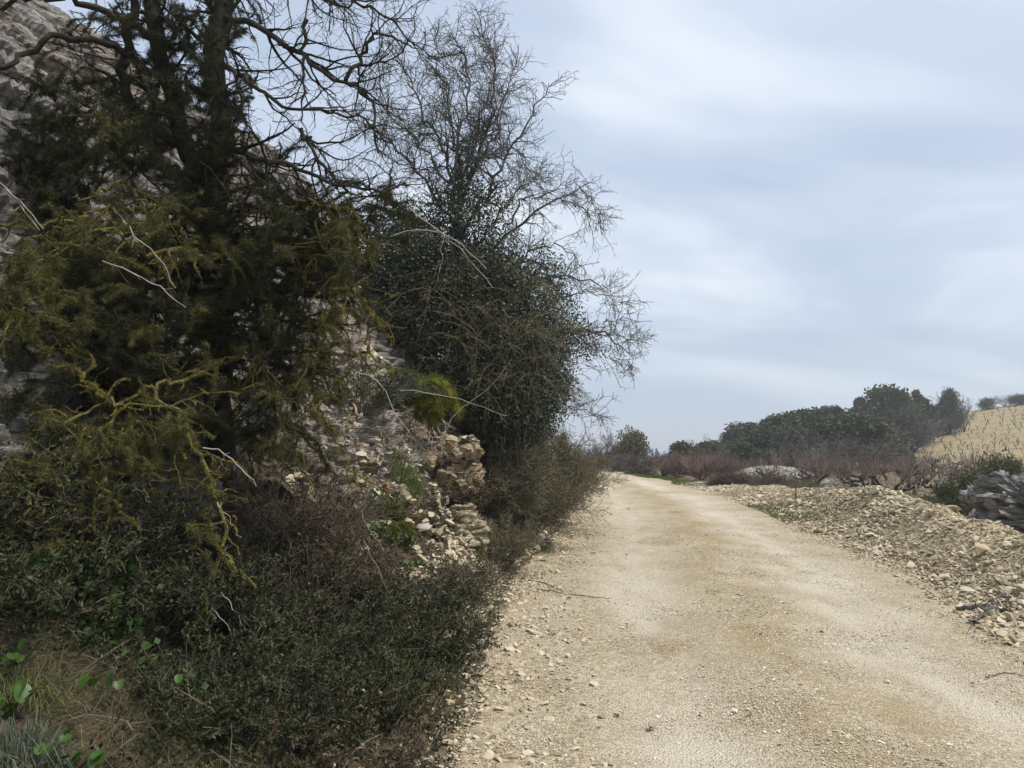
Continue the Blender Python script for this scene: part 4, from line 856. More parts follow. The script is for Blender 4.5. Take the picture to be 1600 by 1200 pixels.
# green strip along the right of the road and verges
n = 26000; Y_ = 13 + 37 * rng.random(n); s_ = np.abs(rng.normal(0, .55, n)) - .35; x_ = xr(Y_) + s_; k = fbm(P3(x_ * .5, Y_ * .25, 2), 3) > -.05; x_, Y_ = x_[k], Y_[k]
hairs(mb, np.stack([x_, Y_, T(x_, Y_)], -1), rng.normal(0, .4, (len(x_), 3)) + [0, 0, 1], rng.uniform(.04, .13, len(x_)), .010, 1)
n = 9000; Y_ = 36 + 22 * rng.random(n); x_ = rng.uniform(0, 7, n); u_ = (x_ - xl(Y_)) * (x_ - xr(Y_)) > 0; x_, Y_ = x_[u_], Y_[u_]
hairs(mb, np.stack([x_, Y_, T(x_, Y_)], -1), rng.normal(0, .4, (len(x_), 3)) + [0, 0, 1], rng.uniform(.08, .25, len(x_)), .015, 1)
tag(mb.build('grass', M['grass']), 'short green grass on the verges and in the gap between bushes', 'grass', kind='stuff')
mb = MB()
c = hit(60, 1020, 1.8, 8)
for cx, cy, n, r_ in ((120, 1060, 1700, .20), (230, 1130, 1100, .15), (60, 1050, 700, .15)):
    c = hit(cx, cy, 1.6, 8); q_ = c + np.concatenate([rng.normal(0, r_, (n, 2)), np.zeros((n, 1))], 1); q_[:, 2] = H(q_[:, 0], q_[:, 1])
    hairs(mb, q_, rng.normal(0, 1, (n, 3)) * [1, 1, .5] + [.2, 0, .35], rng.uniform(.08, .3, n), .0018, .8)
tag(mb.build('dead_grass', M['grass_dry']), 'matted brown dead grass at the bottom left', 'grass', kind='stuff')
def tussock(px, py, n, h_, r_, m, label, wd=.004):
    c = hit(px, py, 1.4, 30); root = c; q_ = c + rng.normal(0, r_, (n, 3)) * [1, 1, 0]; q_[:, 2] = H(q_[:, 0], q_[:, 1]) - .01
    d = (q_ - c) * [1, 1, 0] / max(r_, .01) * .5 + rng.normal(0, .25, (n, 3)) + [0, 0, 1]
    mb = MB(); hairs(mb, q_, d, rng.uniform(.5, 1.1, n) * h_, wd, 1.5); o = mb.build('grass_tussock', m, origin=tuple(c)); o.location = tuple(c); return tag(o, label, 'grass')
tussock(20, 1200, 500, .26, .06, M['grass_blue'], 'blue-grey grass tussock in the bottom left corner')
tussock(40, 1090, 400, .20, .06, M['grass'], 'yellow-green grass tussock just above the blue-grey one')
tussock(640, 765, 260, .42, .05, M['grass'], 'drooping long grass tussock left of the ochre ledge', .005)

mb = MB()
for px, py, r_, n in ((40, 900, .22, 700), (110, 920, .22, 600), (170, 940, .18, 500), (20, 960, .15, 400), (150, 1000, .15, 350), (220, 960, .15, 300), (260, 1090, .12, 250), (640, 1010, .12, 200), (590, 790, .12, 160), (610, 850, .15, 220)):
    c = hit(px, py, 1.6, 12); q_ = c + np.concatenate([rng.normal(0, r_, (n, 2)), rng.uniform(.0, .10, (n, 1))], 1); q_[:, 2] = np.maximum(q_[:, 2], H(q_[:, 0], q_[:, 1]) + .02); leaves(mb, q_, .034, .3, .75, .6)
tag(mb.build('herb_leaves', M['herb']), 'fresh green herb leaves filling gaps among the bushes', 'herbs', kind='stuff')
# broad-leaved plants
def leafy(px, py, nl, sz, label, hgt=.12, pair=False):
    c = hit(px, py, 1.5, 9); root = thing('arum_plant', c, label, 'plant', 'broad-leaved plants on the left bank')
    for k in range(nl * 2):
        a = rng.uniform(0, 6.28); r = rng.uniform(.02, .14); hgt_ = hgt * rng.uniform(.6, 1.4)
        tip = c + np.array([math.cos(a) * r, math.sin(a) * r * .6, hgt_]); mb = MB()
        st = resample([c + rng.normal(0, .01, 3) * [1, 1, 0], c * .5 + tip * .5 + [0, 0, .02], tip], 6, .001, .002, .0015); tubes(mb, st[0][None], st[1][None], 4)
        s = sz * rng.uniform(.7, 1.2); th = np.linspace(0, 2 * np.pi, 15)[:-1]
        rr = (1 - .35 * np.cos(th)) * (1 - .45 * np.exp(-((np.abs(th) % (2 * np.pi)) ** 2) / .08) - .45 * np.exp(-((2 * np.pi - th) ** 2) / .08)); lx = -np.cos(th) * rr; ly = np.sin(th) * rr * .85
        # cupped along the midrib, tilted to the light
        P_ = np.stack([lx, ly, .25 * np.abs(ly) - .12 * lx ** 2], -1) * s * .5; P_ = np.vstack([[-0.1 * s, 0, 0], P_])
        ya = rng.uniform(0, 6.28); tl = rng.uniform(.2, 1.0); R = np.array(Matrix.Rotation(-2.0 + rng.normal(0, .8), 3, 'Z') @ Matrix.Rotation(tl, 3, 'Y') @ Matrix.Rotation(rng.normal(0, .3), 3, 'X'))
        v = P_ @ R.T + tip; mb.add(v, t=[(0, 1 + i, 1 + (i + 1) % 14) for i in range(14)])
        mb.build('leaf', M['leaf_bright'], root, True)
for q_ in ((15, 925, 3, .085, 'bright heart-leaved plant at the left edge, highest of all'), (75, 900, 3, .05, 'small-leaved plant just right of the highest heart-leaved one'), (140, 960, 4, .07, 'heart-leaved plant under the hanging lichened twig'),
           (178, 985, 4, .065, 'group of heart leaves left of the dark bushes'), (90, 960, 5, .06, 'leafy plant in the middle of the green patch'), (165, 1110, 4, .055, 'small bright plant amid the brown dead grass'),
           (250, 1110, 3, .055, 'two bright leaves left of the lowest hanging twig'), (20, 1130, 3, .07, 'wide-leaved plant above the blue-grey tussock'), (110, 1220, 5, .06, 'bright plant at the bottom edge beside the tussock'),
           (20, 1060, 3, .05, 'single-stemmed leaf plant at the left edge above the tussocks'), (220, 1060, 4, .05, 'broad leaves in the shade between grass and dark bush')): leafy(*q_)
for q_ in ((585, 830, 7, .05, 'blue-green rosette left of the small moss cushions'), (560, 800, 6, .04, 'little rosette under the fallen grey branch'), (640, 885, 7, .05, 'leafy rosette under the lower small moss cushion'), (600, 870, 6, .04, 'rosette between moss cushion and brown twigs')):
    leafy(*q_, hgt=.05)

# sticks and roots
def stick(name, spec, r0, r1, m, label, cat='branch', side=0, P=12, jit=.006):
    p, r = pl(spec, P, jit, r0, r1); b = p[0]; mb = MB(); tubes(mb, p[None], r[None], 6)
    if side:
        k1, k2 = grow(p[None], r[None], side, .1, 1, .06, .3, .4, 1.2, 6, .25, rmin=.0015); tubes(mb, k1, k2, 4)
        k1, k2 = grow(k1, k2, side, .1, 1, .03, .12, .4, 1.2, 4, .25, rmin=.0012); tubes(mb, k1, k2, 3)
    o = mb.build(name, m, origin=tuple(b)); o.location = tuple(b); return tag(o, label, cat)
stick('fallen_branch', [(560, 760, 7.5), (590, 772, 7.5), (620, 788, 7.4), (652, 793, 7.4)], .016, .010, M['bare_wood'], 'bare grey fallen branch lying across the bank above the small moss cushions')
stick('forked_root', [(655, 762, 8.0), (660, 750, 8.0), (664, 738, 8.0)], .010, .006, M['bare_wood'], 'short pale forked root sticking out of the rubble below the ledge', 'root', side=14)
rr0 = thing('hanging_roots', at(690, 700, 8.7), 'grey exposed roots dangling beneath the moss cushion', 'roots')
mb = MB(); rs = [resample([at(630 + 7 * k + rng.normal(0, 4), 655 + rng.normal(0, 5), 8.75), at(628 + 9 * k + rng.normal(0, 9), 680, 8.65), at(640 + 6 * k + rng.normal(0, 12), 700 + rng.uniform(-5, 15), 8.6)], 10, .02, .007, .003) for k in range(9)]
a_, b_ = np.array([x[0] for x in rs]), np.array([x[1] for x in rs]); tubes(mb, a_, b_, 4); k1, k2 = grow(a_, b_, 10, .1, 1, .05, .22, .4, 1.2, 6, .3, (0, 0, -.1), rmin=.002); tubes(mb, k1, k2, 3); mb.build('root_strands', M['twig_pale'], rr0)
def road_stick(spec, r, label, side=3, m='twig_brown'):
    pts = [hit(a, b, 2, 40) + [0, 0, r * 1.3] for a, b in spec]; p, rd = resample(pts, 14, .004, r, r * .5); p[:, 2] += .004 * rng.random(14)
    mb = MB(); tubes(mb, p[None], rd[None], 5); k1, k2 = grow(p[None], rd[None], side, .1, 1, .03, .15, .3, .9, 4, .2, rmin=.0012); k1[:, :, 2] = np.maximum(k1[:, :, 2], T(k1[:, :, 0], k1[:, :, 1]) + .004); tubes(mb, k1, k2, 3)
    o = mb.build('twig', M[m], origin=tuple(p[0])); o.location = tuple(p[0]); tag(o, label, 'twig')
road_stick([(1168, 968), (1200, 970), (1245, 979)], .007, 'lone brown twig lying mid-road near the weeds')
road_stick([(838, 922), (890, 930), (952, 937)], .006, 'long thin twig reaching from the left edge onto the track', 8)
road_stick([(810, 905), (850, 912), (880, 925)], .006, 'dark forked twig on the left shoulder beside the long thin one', 12)
road_stick([(800, 985), (835, 990), (870, 993)], .004, 'small twig on the bare pale patch of the left shoulder')
road_stick([(818, 1172), (850, 1180), (885, 1186)], .005, 'dark twig near the bottom edge left of centre')
road_stick([(860, 905), (875, 890), (890, 900)], .004, 'little crossed twig standing on the left shoulder', 10)
road_stick([(1285, 832), (1315, 829), (1350, 833)], .008, 'dark stick at the foot of the rubble bank, far end', 8)
road_stick([(1370, 860), (1400, 850), (1440, 858)], .006, 'thin stick at the foot of the rubble bank, midway', 8)
road_stick([(1540, 1060), (1570, 1052), (1600, 1058)], .005, 'short stick near the right edge of the track', 8)
# gnarled vine stump on the right shoulder
g_ = [[(1495, 955), (1520, 962), (1545, 966), (1565, 960)], [(1545, 966), (1552, 950), (1568, 942), (1580, 947)], [(1540, 966), (1530, 978), (1522, 985)], [(1555, 962), (1548, 945), (1540, 938)], [(1562, 960), (1575, 966), (1583, 958)]]
mb = MB(); b0 = hit(1540, 966, 3, 12)
for k, s in enumerate(g_):
    pts = [hit(a, b, 3, 12) + [0, 0, .03 + (.05 if 0 < i < len(s) else 0)] for i, (a, b) in enumerate(s)]; p, r = resample(pts, 12, .008, .024 if k == 0 else .018, .008); tubes(mb, p[None], (r * (1 + .2 * rng.normal(size=12)))[None], 6)
    k1, k2 = grow(p[None], r[None], 14, .1, 1, .03, .12, .4, 1.2, 5, .3, rmin=.003); tubes(mb, k1, k2, 4)
o = mb.build('vine_stump', M['twig_grey'], origin=tuple(b0)); o.location = tuple(b0); tag(o, 'gnarled grey grubbed-up root lying at the foot of the rubble bank', 'root')
def rock_on(px, py, sz, mat, label, name='stone', flat=1):
    c = hit(px, py, 2, 40); b_ = MB(); tv, tf = big[rng.integers(len(big))]; b_.add(tv * np.array([1, 1, flat]), t=tf); me = b_.mesh(name, M[mat]); c = c + np.array([0, 0, sz * .22])
    o = put_stone(c, sz, label, None, me, name, rot=(rng.normal(0, .15), rng.normal(0, .15), rng.uniform(0, 6.28)))
    if 'group' in o: del o['group']
rock_on(782, 1112, .062, 'stone_pale', 'large pale yellow flat stone on the left shoulder near the bottom')
rock_on(752, 1112, .035, 'stone_pale', 'small rounded stone beside the large pale yellow one')
rock_on(1155, 931, .06, 'stone_grey', 'flat greyish stone by the weeds in mid-road')
rock_on(1222, 943, .055, 'stone_pale', 'pale angular stone right of the mid-road weeds')
rock_on(1385, 1068, .035, 'stone_pale', 'white flat chip, larger one of a pair on the right wheel track')
rock_on(1418, 1080, .03, 'stone_pale', 'white flat chip, smaller one of a pair on the right wheel track')
rock_on(1565, 915, .14, 'ledge', 'big upright ochre stone above the grubbed-up root')
rock_on(1475, 905, .12, 'stone_pale', 'long pale yellow slab at the foot of the rubble bank')
rock_on(1360, 838, .13, 'stone_pale', 'wide yellowish slab low on the middle of the rubble bank')
rock_on(1600, 985, .08, 'stone', 'ochre stone at the right edge beside the twigs')
for px, py, sz in ((520, 560, .07), (585, 690, .09), (560, 716, .07), (600, 735, .06), (665, 720, .05), (680, 712, .06), (655, 728, .05), (700, 770, .06), (650, 745, .06), (590, 770, .07), (620, 760, .05), (685, 855, .09), (720, 870, .08), (740, 900, .07),
                   (690, 880, .06), (600, 935, .06), (635, 935, .05), (655, 975, .05), (590, 1000, .05), (540, 975, .05), (560, 915, .05), (715, 905, .06), (760, 950, .06), (790, 940, .07), (775, 930, .05), (810, 945, .06), (730, 845, .08), (680, 790, .07), (700, 800, .06), (665, 810, .06)):
    put_stone(hit(px, py, 3, 20) + [0, 0, .01], sz * 1.15, 'pale broken limestone piece lodged on the bank around the ledge and mosses', 'loose stones on the left bank', name='bank_stone')

def weed(px, py, r_, n, h_, label):
    c = hit(px, py, 2, 60); q_ = c + rng.normal(0, r_ * 1.7, (n, 3)) * [1, 1.4, 0]; q_[:, 2] = roadz(q_[:, 0], q_[:, 1]); mb = MB()
    q_ = q_[:n // 2]; n = len(q_); hairs(mb, q_, rng.normal(0, .9, (n, 3)) + [0, 0, .6], rng.uniform(.4, 1.2, n) * h_, .003, 1); leaves(mb, q_[::2] + [0, 0, .006], .013, .1, .5)
    o = mb.build('weed', M['grass'], origin=tuple(c)); o.location = tuple(c); tag(o, label, 'weed')
weed(1056, 802, .07, 260, .05, 'small dark weed alone in mid-road, farthest from the camera'); weed(1133, 900, .05, 200, .03, 'weed patch left of the flat greyish stone'); weed(1112, 928, .035, 160, .03, 'tiny weed below the two mid-road patches')
weed(1180, 900, .07, 180, .03, 'sparse weed patch right of the centre line stones'); weed(1096, 942, .03, 120, .025, 'smallest weed, lower left of the mid-road patches'); weed(1123, 994, .03, 100, .02, 'faint weed low in mid-road above the coarse gravel')

# ------------------------------------------------------------------ vineyard, hedges, hill
def crown_mesh(ml, wd, ht, n, size, lobes, seed=None, flat=.7, base=.12, aspect=.7, up=.3, dens_in=.35):
    cs = []
    for k in range(lobes):
        a = rng.uniform(0, 6.28); r = wd * .5 * rng.random() ** .6 * .72; z = ht * (base + (1 - base) * rng.uniform(.12, .82)); zr = 1 - .55 * (z / ht) ** 2
        R = wd * rng.uniform(.14, .26); cs.append((np.array([math.cos(a) * r * zr, math.sin(a) * r * zr * flat, z]), R))
    cs.append((np.array([0, 0, ht * .84]), wd * .17))
    per = n // len(cs)
    for c, R in cs:
        d = nrm(rng.normal(size=(per, 3))); rad = R * (1 + .25 * fbm(d * 2.2 + c, 2)) * (dens_in + (1 - dens_in) * rng.random(per) ** .5)
        p = c + d * rad[:, None] * [1, 1, .85]; p = p[p[:, 2] > 0]; leaves(ml, p, size, up, aspect, .5)
    return cs
def ever_tree(wd, ht, n, size, mat, lobes=12, label='', name='evergreen_tree'):
    root = thing(name, (0, 0, 0), label, 'tree'); ml = MB(); cs = crown_mesh(ml, wd, ht, n, size, lobes); ml.build('crown', M[mat], root)
    mb = MB(); sp_ = [resample([(0, 0, -.2), (rng.normal(0, .1), 0, ht * .3), c * [.6, .6, .8], c], 7, .02, .035 * ht * .5 + .03, .02) for c, R in cs[:6]]
    tubes(mb, np.array([x[0] for x in sp_]), np.array([x[1] for x in sp_]), 5); mb.build('trunk', M['bark_dark'], root); return root
def bare_tree(wd, ht, mat, n0=9, label='', name='bare_tree', rt=.05, d1=7, d2=6, d3=5, tr=.008, trop=.04):
    root = thing(name, (0, 0, 0), label, 'tree'); mb = MB(); a = rng.uniform(0, 6.28, n0); P = 8; p = np.zeros((n0, P, 3)); p[:, 0] = rng.normal(0, .03 * wd, (n0, 3)) * [1, 1, 0]
    d = nrm(np.stack([np.cos(a) * wd / ht * .55, np.sin(a) * wd / ht * .55, np.ones(n0) * rng.uniform(.7, 1, n0)], -1)); ln = .85 * ht * rng.uniform(.7, 1.05, n0)
    for k in range(1, P): d = nrm(d + rng.normal(0, .16, d.shape)); p[:, k] = p[:, k - 1] + d * (ln / (P - 1))[:, None]
    r = np.linspace(rt, rt * .25, P)[None] * np.ones((n0, 1)); tubes(mb, p, r, 5); mb.build('trunk', M['bark_dark'], root)
    mb = MB(); p1, r1 = grow(p, r, d1 / ht * 2.2, .15, 1, ht * .18, ht * .42, .35, 1.0, 6, .18, (0, 0, trop), rmin=tr * 1.3); tubes(mb, p1, r1, 3)
    p2, r2 = grow(p1, r1, d2 / ht * 3, .1, 1, ht * .07, ht * .2, .4, 1.1, 4, .2, (0, 0, trop), rmin=tr); tubes(mb, p2, r2, 3)
    if d3: p3, r3 = grow(p2, r2, d3 / ht * 4, .1, 1, ht * .04, ht * .1, .4, 1.1, 3, .2, (0, 0, trop), rmin=tr * .8); tubes(mb, p3, r3, 3)
    mb.build('crown', M[mat], root); return root
def red_vine(kind, nsh, shl, sc_=1.0):
    root = thing('vine', (0, 0, 0), '', 'vine'); arms = []; mb = MB(); h0 = rng.uniform(.35, .5)
    t_ = resample([(0, 0, -.1), (rng.normal(0, .05), rng.normal(0, .05), h0 * .5), (rng.normal(0, .07), rng.normal(0, .07), h0)], 8, .012, .055, .045); tubes(mb, t_[0][None], t_[1][None], 6)
    top = t_[0][-1]; na = rng.integers(3, 6)
    for k in range(na):
        a = k / na * 6.28 + rng.normal(0, .4); l_ = rng.uniform(.3, .6)
        arms.append(resample([top, top + [math.cos(a) * l_ * .5, math.sin(a) * l_ * .5, .06 + rng.normal(0, .04)], top + [math.cos(a) * l_, math.sin(a) * l_, .22 + rng.normal(0, .06)]], 8, .018, .042, .022))
    ap = np.array([x[0] for x in arms]); ar = np.array([x[1] for x in arms]); tubes(mb, ap, ar, 5); mb.build('trunk', M['bark_dark'], root)
    mb = MB(); s1, r1 = grow(ap, ar, 99, .35, 1, shl * .55, shl, .5, 1.5, 6, .07, (0, 0, .32), rmin=.006, rr=.3, tp=.1, nmax=nsh); tubes(mb, s1, np.maximum(r1, .0055), 3)
    s2, r2 = grow(s1, r1, 5, .1, .9, .1, .4, .3, .9, 4, .1, (0, 0, .2), rmin=.004); tubes(mb, s2, r2, 3); mb.build('shoots', M['twig_red'], root); return root
vt = [red_vine(0, 20, .8), red_vine(1, 14, .7), red_vine(2, 22, .9), red_vine(3, 12, .6), red_vine(4, 26, 1.0)]
used = set(); VG = 'bush vines with red winter shoots beyond the rubble bank'
VL = ['gnarled black bush vine with dense upright red shoots in the vineyard', 'gnarled bush vine with few red shoots in the vineyard', 'thick red-shooted bush vine with spreading arms in the vineyard', 'short bush vine with sparse low shoots in the vineyard', 'tall dense red-shooted bush vine in the vineyard']
def place(tm, k, x, Y, rz, s, label, group, dz=-.02):
    if (tm, k) not in used:
        used.add((tm, k)); o = TM[tm][k]; o.location = (x, Y, float(T(x, Y)) + dz); o.rotation_euler = (0, 0, rz); o.scale = (s, s, s)
        o['label'] = label
        if group: o['group'] = group
        return o
    o = dup(TM[tm][k], (x, Y, float(T(x, Y)) + dz), rz, s, label, group)
    if not group and 'group' in o: del o['group']
    return o
TM = {'vine': vt}
for row in range(15):
    for c in range(26):
        Y_ = 20.5 + row * 2.5 + rng.normal(0, .25); x_ = 8.6 + c * 1.9 + (row % 2) * .9 + rng.normal(0, .25)
        px_ = 800 + x_ / Y_ * FPX
        if px_ < 1075 or px_ > 1640 or x_ < xr(Y_) + 2.2: continue
        if Y_ < 24 and (px_ < 1290 or px_ > 1480): continue
        if Y_ < 30 and px_ < 1200: continue
        if rng.random() < .12: continue
        k = int(rng.integers(5)); place('vine', k, x_, Y_, rng.uniform(0, 6.28), rng.uniform(.9, 1.35), VL[k], VG)
# pruned vines on the tan slope
sm_t = []
for k in range(4):
    mb = MB(); t_ = resample([(0, 0, -.05), (rng.normal(0, .05), 0, .25), (rng.normal(0, .08), rng.normal(0, .08), .5)], 6, .02, .06, .05); tubes(mb, t_[0][None], t_[1][None], 5)
    for q in range(4):
        a = rng.uniform(0, 6.28); r_ = resample([t_[0][-1], t_[0][-1] + [math.cos(a) * .22, math.sin(a) * .22, .1], t_[0][-1] + [math.cos(a) * .32, math.sin(a) * .32, .45]], 6, .02, .035, .014); tubes(mb, r_[0][None], r_[1][None], 4)
    sm_t.append(mb.mesh('pruned_vine', M['bark_dark']))
cnt = 0
for row in range(26):
    for c in range(34):
        x_ = 30 + c * 1.5 + rng.normal(0, .3); Y_ = 56 + row * 2.9 + rng.normal(0, .3) + .25 * (x_ - 50); px_ = 800 + x_ / Y_ * FPX
        if px_ < 1400 or px_ > 1612 or Y_ > 112 or Y_ < 58 or cnt >= 290 or rng.random() < .08: continue
        o = bpy.data.objects.new('pruned_vine', sm_t[rng.integers(4)]); C.objects.link(o); o.location = (x_, Y_, float(T(x_, Y_))); s = rng.uniform(.5, .72); o.scale = (s, s, s); o.rotation_euler = (0, 0, rng.uniform(0, 6.28)); cnt += 1
        tag(o, 'small bare pruned vine in a row on the tan hillside', 'vine', 'pruned vines in rows on the tan hillside')
mb = MB(); rw = []
for row in range(26):
    n = 1100; x_ = rng.uniform(28, 82, n); Y_ = 56 + row * 2.9 + rng.normal(0, .4, n) + .25 * (x_ - 50); k = (Y_ > 56) & (Y_ < 116) & (x_ / Y_ > .46) & (x_ / Y_ < .76) & (fbm(P3(x_ * .4, Y_ * .4, 6), 3) > -.1); rw.append(np.stack([x_[k], Y_[k], T(x_[k], Y_[k])], -1))
p = np.concatenate(rw); hairs(mb, p, rng.normal(0, .7, p.shape) + [0, 0, .8], rng.uniform(.08, .32, len(p)), .022, 1); n = 9000; x_ = rng.uniform(28, 82, n); Y_ = rng.uniform(56, 116, n); k = (x_ / Y_ > .46) & (x_ / Y_ < .76)
p = np.stack([x_[k], Y_[k], T(x_[k], Y_[k])], -1); hairs(mb, p, rng.normal(0, .7, p.shape) + [0, 0, .8], rng.uniform(.05, .15, len(p)), .025, 1)
tag(mb.build('hill_weeds', M['leaf_brown']), 'dry brown weeds along the vine rows of the tan hillside', 'weeds', kind='stuff')
# tree templates (unit-ish sizes, scaled when placed)
TM['ever'] = [ever_tree(4, 4, 9000, .20, 'ever', 14), ever_tree(4.4, 4, 9000, .20, 'ever', 18), ever_tree(4, 4, 9000, .18, 'ever_olive', 16), ever_tree(5, 4, 9000, .20, 'ever_olive', 20), ever_tree(3, 4, 7000, .18, 'ever', 9)]
TM['bare'] = [bare_tree(4, 4, 'ever_grey', 10), bare_tree(4.5, 4, 'ever_grey', 14), bare_tree(4, 4, 'twig_grey', 8)]
TM['bush'] = [bare_tree(3.5, 2, 'ever_grey', 22, name='bare_bush', rt=.02, d1=10, d2=8, d3=5, tr=.006), bare_tree(3, 2, 'ever_grey', 18, name='bare_bush', rt=.02, d1=10, d2=8, d3=5, tr=.006), bare_tree(3, 2, 'twig_red', 26, name='bare_bush', rt=.015, d1=9, d2=6, d3=3, tr=.006, trop=.2)]
TM['low'] = [None, ever_tree(2.6, 1.2, 6000, .07, 'ever_olive', 12, name='low_bush')]
def dome_bush(wd, ht, n, mat):
    root = thing('low_bush', (0, 0, 0), '', 'bush'); mb = MB(); k = 14; cc = np.stack([rng.normal(0, wd * .22, k), rng.normal(0, wd * .22, k), np.zeros(k)], -1); i = rng.integers(0, k, n)
    d = nrm(rng.normal(size=(n, 3)) * [1, 1, .8] + [0, 0, .7]); d[:, 2] = np.abs(d[:, 2]); hh = ht * (1 - .5 * (np.linalg.norm(cc[i], axis=1) / (wd * .5)) ** 2).clip(.3, 1)
    hairs(mb, cc[i] + d * (hh * .3)[:, None] * rng.random((n, 1)), d, hh * rng.uniform(.5, .95, n), .008, .1); mb.build('twigs', M[mat], root); return root
TM['low'][0:1] = [dome_bush(2.4, 1.1, 9000, 'twig_brown')]; TM['low'].append(dome_bush(2.4, 1.1, 9000, 'grass_dry'))
TM['pine'] = [ever_tree(2.0, 4, 4000, .16, 'ever_olive', 6, name='small_pine')]
for k_ in ('low', 'bush'):
    for o in TM[k_]: o['category'] = 'bush'
HT = {'ever': 4, 'bare': 4, 'bush': 2, 'low': 1.2, 'pine': 4}; WT = {'ever': 4.2, 'bare': 4, 'bush': 3.2, 'low': 2.5, 'pine': 2}
def veg(tm, k, px, top, Y_, wpx, label, group=None, sy=None):
    x_ = at(px, 690, Y_)[0]; zt = at(px, top, Y_)[2]; g = float(T(x_, Y_)); h_ = max(zt - g, .3); w_ = wpx / FPX * Y_ * ((1.45 if top > 628 else 1.55) if Y_ > 48 and tm in ('ever', 'bare') and px < 1430 else 1)
    o = place(tm, k, x_, Y_, rng.uniform(0, 6.28), 1, label, group, -.05); sx_ = w_ / WT[tm]; o.scale = (sx_, sx_, h_ / HT[tm] * 1.02); return o
